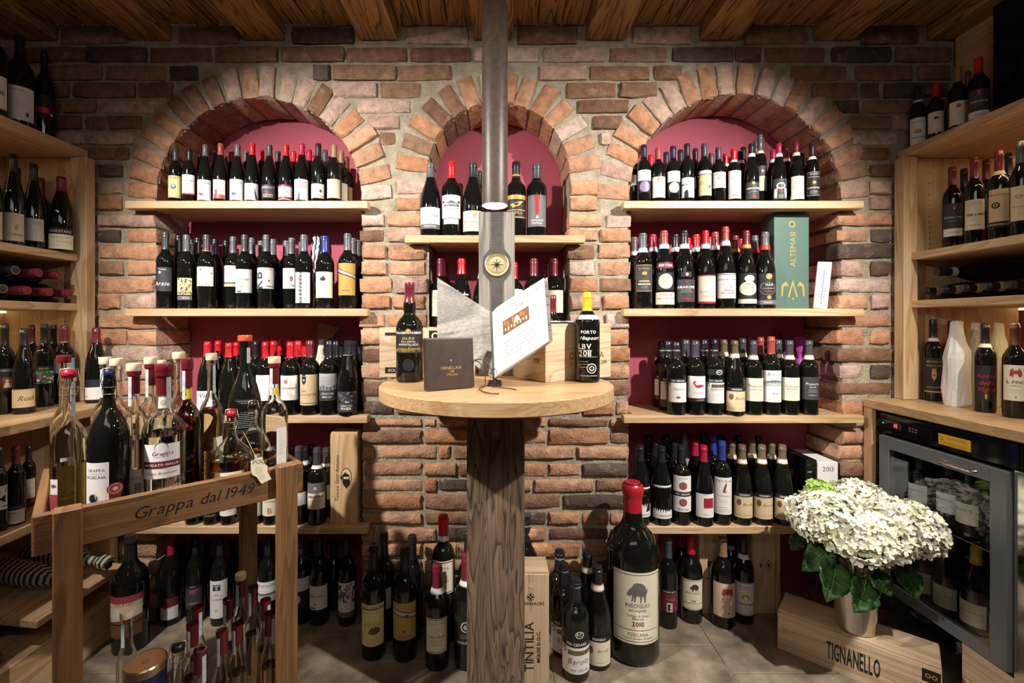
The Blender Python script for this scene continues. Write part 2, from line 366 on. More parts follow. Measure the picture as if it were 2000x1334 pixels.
# ------------------------------------------------------------------ room: brick wall with three arched niches
WY = 1.78; NB = 1.98                                   # wall face and niche back
def WX(px): return (px-CX)*WY/F
def WZ(py): return CZ-(py-CY)*WY/F
NICHES = [(303, 705, 504, 201, 391, 0.0), (836, 1110, 973, 137, 338, 1.0), (1231, 1645, 1438, 207, 391, 0.0)]
def opening(x, z, grow=0):
    for a, b2, c, rad, sp, zb in NICHES:
        xa, xb, xc, rr, zs = WX(a), WX(b2), WX(c), rad/500, WZ(sp)
        if z < zb: continue
        if z <= zs and xa-grow < x < xb+grow: return True
        if z > zs and (x-xc)**2+(z-zs)**2 < (rr+grow)**2: return True
    return False
def build_wall():
    mb = MB(); st = .0145; nx = int(4.06/st); nz = int(2.36/st); idx = {}
    def vid(i, j):
        if (i, j) not in idx:
            x, z = -2.03+i*st, j*st
            n = noise.noise((x*28, 0, z*28))*.0035+noise.noise((x*9, 3, z*9))*.003
            idx[i, j] = len(mb.v); mb.v.append((x, 1.792-n, z))
        return idx[i, j]
    for i in range(nx):
        for j in range(nz):
            if opening(-2.03+(i+.5)*st, (j+.5)*st, .004): continue
            mb.f.append([vid(i, j), vid(i+1, j), vid(i+1, j+1), vid(i, j+1)]); mb.c.append(None); mb.m.append(0)
    return structure(mb.obj('wall_back', 'mortar', smooth=0))
WALL = build_wall()
structure(bevbox('wall_recess', -1.5, 1.5, NB, NB+.05, 0, 2.3, 'maroon_wall'))
def brick_mesh(wd, ht, dp, seed):
    q = random.Random(seed); nx, nz = 3, 2; c = .006; mb = MB(); j = lambda s: q.uniform(-s, s)
    ring = [(i, 0) for i in range(nx)]+[(nx, k) for k in range(nz)]+[(nx-i, nz) for i in range(nx)]+[(0, nz-k) for k in range(nz)]
    def pos(i, k, s): return ((i/nx-.5)*(wd-2*s), (k/nz-.5)*(ht-2*s))
    fr = {}
    for i in range(nx+1):
        for k in range(nz+1):
            x, z = pos(i, k, c); fr[i, k] = len(mb.v); edge = i in (0, nx) or k in (0, nz)
            mb.v.append((x+j(.004), j(.0028) + (.0015 if edge else -.0015), z+j(.0026)))
    fs = [(fr[i, k], fr[i+1, k], fr[i+1, k+1], fr[i, k+1]) for i in range(nx) for k in range(nz)]
    o1 = []; o2 = []
    for i, k in ring:
        x, z = pos(i, k, 0); corner = .8 if (i in (0, nx) and k in (0, nz)) else 1
        dx, dz = j(.003), j(.002)
        o1.append(len(mb.v)); mb.v.append((x*(.985 if corner < 1 else 1)+dx, c+j(.002), z*(.95 if corner < 1 else 1)+dz))
    for i, k in ring:
        x, z = pos(i, k, 0); o2.append(len(mb.v)); mb.v.append((x+j(.002), dp, z+j(.0015)))
    n = len(ring)
    for a in range(n):
        b2 = (a+1) % n; fs += [(fr[ring[b2]], fr[ring[a]], o1[a], o1[b2]), (o1[b2], o1[a], o2[a], o2[b2])]
    for f in fs: mb.f.append(list(f)[::-1] if 0 else list(f)); mb.c.append(None); mb.m.append(0)
    me = mb.mesh('brick', 'brick', 40)
    bm = bmesh.new(); bm.from_mesh(me); bmesh.ops.recalc_face_normals(bm, faces=bm.faces)
    for f in bm.faces:
        if abs(f.normal.y) > .8 and f.normal.y > 0: bmesh.ops.reverse_faces(bm, faces=bm.faces); break
    bm.to_mesh(me); bm.free(); return me
BM = {(k, dp): [brick_mesh(wd, .052, dp, int(wd*1000+dp*100+s)) for s in range(6)] for k, wd in (('s', .236), ('h', .118), ('q', .055)) for dp in (.05, .192)}
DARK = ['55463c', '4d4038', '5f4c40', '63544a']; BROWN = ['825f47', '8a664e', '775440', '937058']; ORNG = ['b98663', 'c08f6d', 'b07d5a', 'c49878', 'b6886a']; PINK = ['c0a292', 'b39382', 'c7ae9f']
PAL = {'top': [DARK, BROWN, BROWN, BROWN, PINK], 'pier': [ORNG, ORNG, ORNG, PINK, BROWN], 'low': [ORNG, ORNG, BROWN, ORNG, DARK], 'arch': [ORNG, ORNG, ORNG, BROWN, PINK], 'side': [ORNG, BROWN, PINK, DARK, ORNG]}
nbrick = [0]
def brick(parent, x0, x1, z0, z1, zone, full=False, rot=0):
    wd, ht = x1-x0, z1-z0; k = 's' if wd > .17 else 'h' if wd > .08 else 'q'
    base = {'s': .236, 'h': .118, 'q': .055}[k]
    me = R.choice(BM[k, .192 if full else .05])
    o = link('brick', me, parent, hx(R.choice(R.choice(PAL[zone]))))
    o.location = ((x0+x1)/2, WY-R.uniform(-.004, .006), (z0+z1)/2); o.scale = (wd/base*R.choice((1, 1)), 1, ht/.052)
    o.rotation_euler = (R.uniform(-.02, .02), rot+R.uniform(-.012, .012), R.uniform(-.015, .015)) if not full else (0, rot+R.uniform(-.012, .012), 0)
    nbrick[0] += 1; return o
def pbrick(x0, x1, y0, y1, zone, full=False): return brick(WALL, WX(x0), WX(x1), WZ(y1), WZ(y0), zone, full)
# the courses above the arches, brick by brick
TOP = [(50, 84, [(118, 246), (345, 465), (568, 690), (792, 915), (1012, 1128), (1236, 1352), (1456, 1578), (1684, 1796)]),
 (90, 119, [(-90, 34), (42, 163), (168, 285), (290, 411), (418, 541), (547, 671), (675, 793), (799, 920), (928, 1052), (1062, 1183), (1191, 1305), (1314, 1434), (1439, 1488), (1495, 1614), (1626, 1741), (1751, 1860)]),
 (126, 155, [(-50, 76), (84, 196), (203, 321), (328, 384), (612, 644), (649, 772), (776, 880), (1055, 1148), (1153, 1270), (1279, 1334), (1546, 1657), (1672, 1786), (1796, 1860)]),
 (160, 189, [(20, 132), (140, 262), (268, 334), (650, 734), (741, 820), (1108, 1204), (1212, 1284), (1590, 1678), (1685, 1720), (1731, 1858)]),
 (194, 219, [(-20, 112), (120, 184), (191, 296), (697, 800), (1130, 1228), (1632, 1682), (1689, 1800), (1808, 1860)]),
 (225, 251, [(40, 156), (163, 202), (208, 274), (720, 778), (1160, 1215), (1660, 1742), (1750, 1830)]),
 (257, 281, [(60, 160), (167, 258), (740, 770), (1174, 1192), (1670, 1755)]),
 (287, 311, [(120, 222), (228, 248), (1684, 1742)])]
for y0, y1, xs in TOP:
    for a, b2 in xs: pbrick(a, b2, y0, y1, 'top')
COURSES = [(321, 345), (351, 379), (385, 409), (417, 441), (448, 471), (477, 504), (510, 537), (544, 570), (577, 603), (613, 640), (646, 672), (680, 707), (714, 740), (747, 773), (783, 811), (818, 834), (840, 867),
 (871, 898), (905, 931), (937, 961), (967, 995), (1002, 1026), (1032, 1057), (1062, 1089), (1096, 1120), (1127, 1152), (1159, 1185), (1192, 1218)]
def cuts(a, b2, lens, q):
    xs = [a]
    while b2-xs[-1] > 12:
        n = xs[-1]+q.choice(lens)
        if b2-n < 24: n = b2
        xs.append(min(n, b2))
    return list(zip(xs[:-1], xs[1:]))
q = random.Random(3)
for ci, (y0, y1) in enumerate(COURSES):
    jy = lambda: q.uniform(-1.5, 1.5)
    # outer pier beside the trolley, px 190..303
    xe = 303+q.uniform(-4, 4)
    if y0 < 400:
        pbrick(190, 236, y0+jy(), y1+jy(), 'side')
    elif ci % 2: pbrick(190, xe, y0+jy(), y1+jy(), 'side', True)
    else: pbrick(190, 190+46+q.uniform(-8, 8), y0+jy(), y1+jy(), 'side'); pbrick(243+q.uniform(-4, 4), xe, y0+jy(), y1+jy(), 'pier', True)
    # outer pier beside the fridge, px 1645..1745
    xs = 1640+q.uniform(-5, 5)
    if y0 < 400: pbrick(1702, 1743, y0+jy(), y1+jy(), 'side')
    elif ci % 2: pbrick(xs, 1743, y0+jy(), y1+jy(), 'side', True)
    else: pbrick(xs, 1694+q.uniform(-8, 6), y0+jy(), y1+jy(), 'pier', True); pbrick(1704, 1741, y0+jy(), y1+jy(), 'side')
    if 340 < y0 < 400:
        for xa, xb in ((772, 832), (1113, 1166)): pbrick(xa+q.uniform(-2, 3), xb+q.uniform(-3, 2), y0+jy(), y1+jy(), 'pier', True)
    if 700 < y0 < 780:
        for xa, xb in cuts(838, 1108, [118, 90], q): pbrick(xa+3, xb-3, y0+jy()+(8 if y0 < 720 else 0), y1+jy(), 'low')
    if 400 < y0 < 780:                                   # the two inner piers
        m = q.choice((757, 763, 768, 752)); pbrick(704+q.uniform(-3, 3), m-4, y0+jy(), y1+jy(), 'pier', True); pbrick(m+4, 832+q.uniform(-5, 4), y0+jy(), y1+jy(), 'pier', True)
        m = q.choice((1170, 1176, 1166, 1181)); pbrick(1112+q.uniform(-4, 3), m-4, y0+jy(), y1+jy(), 'pier', True); pbrick(m+4, 1231+q.uniform(-3, 3), y0+jy(), y1+jy(), 'pier', True)
    elif y0 >= 780:                                      # the low wall under the middle niche
        c = cuts(704, 1231, [122, 122, 122, 28, 66], q)
        for i, (a, b2) in enumerate(c):
            e = i in (0, len(c)-1)
            pbrick(a+3, b2-3, y0+1.2+jy(), y1-1.2+jy(), 'low', e)
# voussoirs and the mortar bed inside each niche
for (a, b2, c, rad, sp, zb), nv, nm in zip(NICHES, (20, 14, 20), ('trim_1', 'trim_2', 'trim_3')):
    xc, zs, rr = WX(c), WZ(sp), rad/500; xa, xb = WX(a), WX(b2); e = .007; mb = MB()
    line = [(xa-e, zb), (xa-e, zs)]+[(xc-(rr+e)*math.cos(PI*i/40), zs+(rr+e)*math.sin(PI*i/40)) for i in range(1, 40)]+[(xb+e, zs), (xb+e, zb)]
    if zb > 0: line = line+[(xa-e, zb)]
    L2 = []
    for (p0, p1) in zip(line[:-1], line[1:]):
        n = max(1, int(math.hypot(p1[0]-p0[0], p1[1]-p0[1])/.03))
        for i in range(n): L2.append((p0[0]+(p1[0]-p0[0])*i/n, p0[1]+(p1[1]-p0[1])*i/n))
    L2.append(line[-1]); ys = [1.790+(NB-1.790)*i/6 for i in range(7)]
    vs = [(x, y, z) for x, z in L2 for y in ys]; n = 7
    mb.add(vs, [(i*n+k, i*n+k+1, (i+1)*n+k+1, (i+1)*n+k) for i in range(len(L2)-1) for k in range(n-1)])
    arch = structure(mb.obj(nm, 'mortar', smooth=50))
    ln = .122
    for i in range(nv):
        an = PI*(i+.5)/nv+R.uniform(-.012, .012); th = (PI*(rr+.02)/nv)-.009; l2 = ln*R.uniform(.94, 1.05)
        x, z = xc+(rr+l2/2)*math.cos(an), zs+(rr+l2/2)*math.sin(an)
        brick(arch, x-l2/2, x+l2/2, z-th/2, z+th/2, 'arch', True, -an)
print('bricks', nbrick[0])
# ------------------------------------------------------------------ ceiling, floor, side walls
ceil = structure(bevbox('ceiling', -2.03, 2.06, -.9, 1.79, 2.372, 2.41, 'old_y', loc=(0, 0, 0)))
for i in range(10):
    x = WX(294+222.5*(i-1))-.0
    o = bevbox('beam', x-.078, x+.078, -.9, 1.787, 2.286, 2.372, 'old_y', ceil, .005)
    for k in range(3):
        x0 = x+.078+k*.0965; bevbox('plank', x0+.002, x0+.0945, -.9, 1.787, 2.346-R.uniform(0, .004), 2.372, 'old_y', ceil, .003)
fl = structure(bevbox('floor', -2.03, 2.06, -.9, 1.99, -.03, -.004, 'mortar', loc=(0, 0, 0)))
for i in range(8):
    x0 = -1.62-.6+i*.6; off = (.0, -.134, .05, -.08)[i % 4]
    for k in range(9):
        y1 = 1.967+off-k*.3; y0 = y1-.3
        if y0 < -.9 or x0 > 2: continue
        bevbox('tile', x0+.002, x0+.598, y0+.002, min(y1-.002, 1.99), -.01, 0, 'stone', fl, .0015)
structure(bevbox('wall_left', -2.05, -2.0, -.9, 1.79, 0, 2.4, 'maroon_wall')); structure(bevbox('wall_right', 2.02, 2.07, -.9, 1.79, 0, 2.4, 'maroon_wall'))
# ------------------------------------------------------------------ niche shelves
SH = {}
def niche_shelf(key, x0, x1, ia, ib, ztop, lab):
    th = .029; mb = MB(); mb.box(WX(x0), WX(x1), 1.735, 1.776, ztop-th, ztop); mb.box(WX(ia)+.006, WX(ib)-.006, 1.776, 1.976, ztop-th, ztop)
    o = mb.obj('niche_shelf', 'pine_x'); SH[key] = ztop
    m = o.modifiers.new('b', 'BEVEL'); m.width = .002; m.segments = 1; m.limit_method = 'ANGLE'
    thing(o, lab, 'shelf', 'pine shelves in the brick niches')
SN = ['top', 'second', 'third', 'lowest']
for i, z in enumerate((1.644, 1.233, .825, .403)):
    niche_shelf('L%d' % (i+1), 262, 724, 303, 705, z, 'pine shelf in the arch behind the grappa trolley, %s of four' % SN[i])
    niche_shelf('R%d' % (i+1), 1212, 1670, 1231, 1645, z, 'pine shelf in the arch behind the hydrangea, %s of four' % SN[i])
niche_shelf('C1', 795, 1139, 836, 1110, 1.513, 'short pine shelf high in the narrow middle arch')
niche_shelf('C2', 800, 1135, 836, 1110, 1.125, 'short pine shelf behind the wine crates in the middle arch')
# ------------------------------------------------------------------ side cabinets and counters
cab = thing(empty('shelf_cabinet', (-1.6, 1.775, 0)), 'pine wall cabinet with lit shelves of wine beyond the grappa trolley', 'cabinet')
def cpart(cab, name, *a, **k):
    o = bevbox(name, *a, **k); l = cab.location; o.parent = cab; o.location = Vector(o.location)-l; return o
cpart(cab, 'post', -1.634, -1.572, 1.735, 1.774, .881, 1.812, 'pine_z')
cpart(cab, 'end_panel', -1.90, -1.634, 1.752, 1.774, .881, 1.812, 'pine_z')
cpart(cab, 'back_panel', -1.92, -1.90, .7, 1.774, .881, 1.812, 'pine_z')
cpart(cab, 'shelf', -1.90, -1.60, .7, 1.774, 1.813, 1.848, 'pine_y'); cpart(cab, 'shelf', -1.90, -1.605, .7, 1.751, 1.413, 1.44, 'pine_y'); cpart(cab, 'shelf', -1.90, -1.605, .7, 1.751, 1.225, 1.252, 'pine_y')
cpart(cab, 'led_strip', -1.895, -1.88, 1.0, 1.74, 1.216, 1.224, 'led_strip'); cpart(cab, 'led_strip', -1.895, -1.88, .8, 1.45, 1.804, 1.812, 'led_strip')
for z0 in (.93, 1.27, 1.46):
    for k in range(8):
        if k*.042 < .3: cpart(cab, 'pin_hole', -1.672, -1.668, 1.751, 1.7525, z0+k*.042, z0+k*.042+.004, 'black_matt', bev=.0005)
cnt = thing(empty('counter_cabinet', (-1.43, 1.775, 0)), 'low pine counter with bottle compartments beyond the grappa trolley', 'cabinet')
cpart(cnt, 'worktop', -1.98, -1.43, .7, 1.774, .85, .88, 'pine_y')
cpart(cnt, 'post', -1.52, -1.483, 1.735, 1.774, .16, .849, 'pine_z'); cpart(cnt, 'end_panel', -1.98, -1.52, 1.752, 1.774, .16, .849, 'pine_z')
cpart(cnt, 'back_panel', -1.98, -1.96, .7, 1.751, .16, .849, 'pine_z'); cpart(cnt, 'shelf', -1.96, -1.45, .7, 1.734, .528, .556, 'pine_y')
cpart(cnt, 'plinth', -1.98, -1.45, .7, 1.774, .0, .159, 'pine_y')
tl = cpart(cnt, 'tilted_shelf', -1.90, -1.42, 1.40, 1.734, .262, .286, 'pine_y'); tl.rotation_euler[1] = .10
cab2 = thing(empty('shelf_cabinet', (1.56, 1.775, 0)), 'pine wall cabinet with lit shelves of wine above the fridge counter', 'cabinet')
cpart(cab2, 'post', 1.537, 1.59, 1.73, 1.774, .887, 1.812, 'pine_z'); cpart(cab2, 'end_panel', 1.59, 2.0, 1.752, 1.774, .887, 1.812, 'pine_z')
cpart(cab2, 'shelf', 1.552, 2.018, .7, 1.774, 1.813, 1.846, 'pine_y'); cpart(cab2, 'shelf', 1.565, 2.018, .7, 1.751, 1.418, 1.445, 'pine_y'); cpart(cab2, 'shelf', 1.565, 2.018, .7, 1.751, 1.236, 1.263, 'pine_y')
cpart(cab2, 'upper_panel', 1.775, 1.795, .7, 1.774, 1.847, 2.345, 'pine_y')
cpart(cab2, 'led_strip', 1.98, 1.995, 1.0, 1.74, 1.804, 1.812, 'led_strip'); cpart(cab2, 'led_strip', 1.98, 1.995, 1.0, 1.74, 1.227, 1.235, 'led_strip')
for z0 in (.93, 1.27, 1.46):
    for k in range(8):
        if k*.042 < .3: cpart(cab2, 'pin_hole', 1.652, 1.656, 1.751, 1.7525, z0+k*.042, z0+k*.042+.004, 'black_matt', bev=.0005)
thing(bevbox('counter', 1.415, 2.018, .7, 1.774, .853, .886, 'oak_y', bev=.003), 'oak counter top over the glass-door wine fridge', 'counter')

# ------------------------------------------------------------------ wine bottles
PROF = {  # (radius / body radius, height / total height)
 'b': [(.80, 0), (.95, .006), (1, .022), (1, .60), (.985, .635), (.92, .668), (.78, .70), (.60, .728), (.47, .752), (.405, .785), (.385, .82), (.375, .93), (.41, .934), (.41, .965), (.38, .97), (.37, .996), (.30, 1)],
 'g': [(.80, 0), (.95, .006), (1, .022), (1, .40), (.985, .46), (.93, .53), (.83, .60), (.70, .665), (.56, .725), (.45, .78), (.385, .83), (.355, .87), (.345, .93), (.385, .934), (.385, .962), (.35, .967), (.34, .996), (.28, 1)],
 't': [(.80, 0), (.95, .006), (1, .022), (1.02, .64), (1.0, .675), (.92, .71), (.75, .74), (.55, .765), (.46, .79), (.42, .83), (.42, .93), (.46, .934), (.46, .965), (.42, .97), (.41, .996), (.3, 1)],
 'm': [(.80, 0), (.95, .006), (1, .022), (1, .565), (.99, .60), (.95, .635), (.86, .672), (.72, .705), (.54, .735), (.42, .762), (.36, .80), (.34, .85), (.33, .93), (.37, .934), (.37, .962), (.34, .967), (.33, .996), (.27, 1)]}
CAPS = {'b': .775, 'g': .80, 't': .80, 'm': .79}
CACHE = {}
def rad_at(kind, f, Rad):
    p = PROF[kind]
    for (r0, z0), (r1, z1) in zip(p[:-1], p[1:]):
        if z0 <= f <= z1: return Rad*(r0+(r1-r0)*(f-z0)/max(1e-6, z1-z0))
    return Rad
def body_mesh(kind, H, D, mat):
    k = ('body', kind, H, D, mat)
    if k not in CACHE:
        CACHE[k] = MB().lathe([(a*D/2, b2*H) for a, b2 in PROF[kind]], 28).mesh('bottle', mat, 50)
    return CACHE[k]
def cap_mesh(kind, H, D, c0):
    k = ('cap', kind, H, D, c0)
    if k not in CACHE:
        p = [(rad_at(kind, c0, D/2)+.0007, c0*H)]+[(a*D/2+.0007, b2*H+(.0007 if b2 == 1 else 0)) for a, b2 in PROF[kind] if b2 > c0]
        CACHE[k] = MB().lathe(p, 20).mesh('capsule', 'foil', 40)
    return CACHE[k]
CAPN = dict(gy='grey', dg='dark grey', dk='black', rd='red', cr='crimson', mr='maroon', bl='blue', nv='navy', og='olive', br='brown', gd='gold', cp='copper', w='white', or_='orange', gn='green', ye='yellow', gr='green')
CAPC = {'gy': '5e5e63', 'dg': '434348', 'dk': '222226', 'rd': 'c01f2a', 'cr': 'a5213f', 'mr': '6f2431', 'bl': '2a3c8a', 'nv': '1f2540', 'og': '6a5d47', 'br': '6b4535', 'gd': '8a7350', 'cp': '9a443f', 'or_': 'd2632a', 'gr': '24352f', 'ye': 'd0b021', 'w': 'd9d6d0'}
FRONT = {}
def bottle(px, top, Y, z0, kind, cap, D=None, labels=(), band=None, c0=None, H=None, rot=None, X=None, mat='glass_dark', rawD=None):
    X = (px-CX)*Y/F if X is None else X
    if H is None: H = CZ-(top-CY)*Y/F-z0
    H = round(H*200)/200
    cosv = Y/math.hypot(X, Y)
    D = round((rawD or D*cosv**.85)*1000)/1000
    o = link('wine_bottle', body_mesh(kind, H, D, mat)); o.location = (X, Y, z0+.0006)
    o.rotation_euler[2] = -math.atan2(X, Y)*.45 if rot is None else rot
    c0 = c0 or CAPS[kind]; Rad = D/2
    if cap: link('capsule', cap_mesh(kind, H, D, c0), o, hx(CAPC[cap]))
    if band:
        c1, c2, f0, f1 = band if len(band) == 4 else (*band, c0-.035, c0+.03)
        k = ('band', kind, H, D, f0, f1, c1, c2)
        if k not in CACHE:
            mb = MB(); zs = [f0, f0+(f1-f0)*.18, f1-(f1-f0)*.18, f1]
            for i in range(3):
                p = [(rad_at(kind, zs[i], Rad)+.0015, zs[i]*H), (rad_at(kind, zs[i+1], Rad)+.0015, zs[i+1]*H)]
                mb.lathe(p, 20, C[c1] if i == 1 else C[c2], caps=False)
            CACHE[k] = mb.mesh('neck_band', 'print', 40)
        link('neck_band', CACHE[k], o)
    for lb in labels:
        y0, y1, col, half, items, xo = lb
        Yf = Y-Rad*.9
        za, zb = CZ-(y1-CY)*Yf/F-z0, CZ-(y0-CY)*Yf/F-z0
        za = max(za, .006); zb = min(zb, H*.97)
        if zb-za < .004: continue
        mt = rad_at(kind, za/H, Rad); tp = rad_at(kind, zb/H, Rad)
        curved_label(o, mt, za, zb, half, col, items, ang=math.radians(xo), Rtop=tp if tp < mt*.99 else None)
    return o
def lb(y0, y1, col, *items, h=62, x=0):
    it = []
    for i in items:
        if isinstance(i, list): it += i
        else: it.append(i)
    return (y0, y1, col, h, it, x)
def settle(items, xa, xb, yb):
    """items: [X, Y, R, depth row]; push overlapping bottles of one shelf apart, the rear ones giving way"""
    for it in range(300):
        moved = False
        for i in range(len(items)):
            for j in range(i+1, len(items)):
                a, b2 = items[i], items[j]
                if a[3] > b2[3]: a, b2 = b2, a
                dx, dy = b2[0]-a[0], b2[1]-a[1]; ds = math.hypot(dx, dy) or 1e-4; ov = a[2]+b2[2]+.0015-ds
                if ov <= 0: continue
                moved = True; same = a[3] == b2[3]
                ux, uy = dx/ds, dy/ds
                if same: a[0] -= ux*ov*.5; b2[0] += ux*ov*.5; b2[1] += abs(uy)*ov*.3 if a[3] else 0
                else:
                    b2[1] += max(.25, uy)*ov*.8; b2[0] += ux*ov*.4
                    if it > 40: b2[2] *= .998
                if it > 80: a[2] *= .999; b2[2] *= .998
                for c in (a, b2): c[0] = min(max(c[0], xa+c[2]), xb-c[2]); c[1] = min(c[1], yb-c[2]-.002)
        if not moved: break
    return items
def row(place, z, Y0, dY, D, entries, size='wine', lim=None):
    """entries: (px, top, kind, capsule, depth row, what the label looks like, labels, options)"""
    fr = [(e[0], e[5]) for e in entries if e[5]]
    xa, xb = lim or ((WX(303)+.004, WX(705)-.004) if entries[0][0] < 730 else (WX(1231)+.004, WX(1645)-.004) if entries[0][0] > 1200 else (WX(836)+.004, WX(1110)-.004))
    st = []
    for e in entries:
        op = e[7] if len(e) > 7 else {}; Y = op.get('Y', Y0+e[4]*dY); X = (e[0]-CX)*Y/F
        dd = op.get('D', D*(1.07 if e[2] == 'g' else 1.0)); cosv = Y/math.hypot(X, Y)
        st.append([X, Y, dd*cosv**.85/2*(.99 if e[4] == 0 else .97), e[4]])
    settle(st, xa, xb, 1.977)
    for e, (X, Y, Rd, k) in zip(entries, st):
        px, top, kind, cap, k, desc = e[:6]; labels = e[6] if len(e) > 6 else (); op = dict(e[7]) if len(e) > 7 else {}
        op.pop('D', 0); op.pop('Y', 0); lab = op.pop('lab', None)
        o = bottle(px, top, Y, z, kind, cap, None, labels, X=X, rawD=2*Rd, **op)
        cn = CAPN.get(cap, 'bare')
        if desc: lab = lab or '%s bottle, %s capsule, %s, %s' % (size, cn, desc, place)
        else:
            f = sorted(fr, key=lambda a: abs(a[0]-px)); n = ('rear ' if k >= 2 else '')
            lab = '%s%s capped bottle behind %s bottle, %s' % (n, cn, f[0][1], place)
            if lab in LABELS and len(f) > 1: lab = '%s%s capped bottle behind %s bottle, %s' % (n, cn, f[1][1], place)
            if lab in LABELS: lab = 'hindmost ' + lab
        thing(o, lab, 'bottle', 'bottles on the '+place)
WB = ('w', 'lb'); WG = ('w', 'gd')
# top shelf behind the trolley: half bottles
row('top shelf by trolley', 1.644, 1.772, .063, .057, [
 (343, 292, 'b', 'dg', 0, 'yellow crest label', [lb(343, 386, 'y', t('Vino', .1, .4), d(0, .5, .34, 'bl', 1.2), d(0, .47, .2, 'w'), g(.8, .6, 2, 'gd'), frame('gd', .05, .02))]),
 (370, 291, 'b', 'dk', 0, 'white label edged red below', [lb(341, 380, 'w', t('MARGREID', .3, .75, 'gy'), g(.5, .5, 3, 'lg'), r(-1, .93, 1, 1, 'rd'))]),
 (401, 283, 'g', 'gy', 0, 'white label, red bowl', [lb(351, 391, 'w', t('ERLAN', .16, .7, 'gy'), g(.36, .5, 3, 'lg'), pg([(-.5, .66), (.1, .66), (.02, .76), (-.2, .8), (-.42, .76)], 'rd'))]),
 (431, 282, 'g', 'cp', 0, 'cream label, little castle', [lb(351, 388, 'c', g(.2, .5, 2, 'gd'), r(-.8, .78, .9, 1, 'cp'), r(-.5, .6, -.2, .82, 'br'), pg([(-.6, .62), (-.35, .48), (-.1, .62)], 'rd'), h=50)]),
 (464, 283, 'g', 'gy', 0, 'white label, blue bowl', [lb(350, 391, 'w', t('ERLAN', .16, .7, 'gy'), g(.36, .5, 3, 'lg'), pg([(-.5, .64), (.1, .64), (.02, .76), (-.2, .8), (-.42, .76)], 'bl'))]),
 (493, 282, 'g', 'rd', 0, 'white label, dark feather', [lb(358, 391, 'w', g(.4, .4, 2, 'lg', -.2), pg([(.45, .2), (.6, .5), (.85, 1), (.6, .95), (.5, .6)], 'dg'))]),
 (526.5, 284, 'g', 'dg', 0, 'black label, white script', [lb(361, 387, 'dg', t('HOFSTATT', .2, .8, 'w'), t('Mazon', .55, .5, 'rd', it=.2), r(-.6, .72, .6, .76, 'w'), t('PINOT NERO', .88, .6, 'w'))]),
 (559, 283, 'g', 'rd', 0, 'white label, red bands', [lb(361, 390, 'w', r(-1, 0, 1, .12, 'cr'), t('Santer', .45, .6, 'gy', it=.2), g(.6, .5, 2, 'lg'), r(-1, .82, 1, .95, 'cr'))]),
 (590, 282, 'g', 'cr', 0, 'PINOT NERO label', [lb(350, 391, 'w', t('PINOT', .2, .7, 'cr'), t('NERO', .36, .7, 'cr'), pg([(-.4, 1), (-.3, .75), (-.1, .6), (-.05, .6), (-.05, 1)], 'nv'))]),
 (622, 282, 'b', 'dk', 0, 'cream label, small tree', [lb(359, 387, 'c', g(.2, .5, 2, 'gy', -.3), d(.45, .5, .16, 'dg', 1.3), t('J. Stein', .85, .6, 'dg', .35, .2))]),
 (653, 283, 'b', 'gd', 0, 'beige striped label', [lb(350, 387, 'bg', t('DELTIN', .15, .6, 'gd'), *[r(-.35+i*.18, .35, -.28+i*.18, .75, 'c') for i in range(5)], g(.86, .5, 1, 'gd'))]),
 (391, 302, 'g', 'dk', 1, ''), (420, 295, 'g', 'dk', 1, ''), (452, 295, 'g', 'cp', 1, ''), (481, 295, 'g', 'gy', 1, '', [lb(352, 391, 'c', h=80)]), (511, 293.5, 'g', 'rd', 1, ''), (543, 295, 'g', 'dg', 1, ''), (573, 295, 'g', 'rd', 1, ''), (604, 294, 'g', 'cr', 1, ''),
 (635, 294, 'b', 'dg', 1, ''), (667, 295, 'b', 'gd', 1, '', [lb(358, 391, 'bg', h=70)]), (445, 307, 'g', 'dk', 2, ''), (582, 305, 'g', 'rd', 2, ''), (612.5, 305, 'g', 'cr', 2, ''), (642.6, 306, 'b', 'dk', 2, ''), (677, 306, 'b', 'br', 2, '', [lb(365, 391, 'bg', h=70)])], 'half')
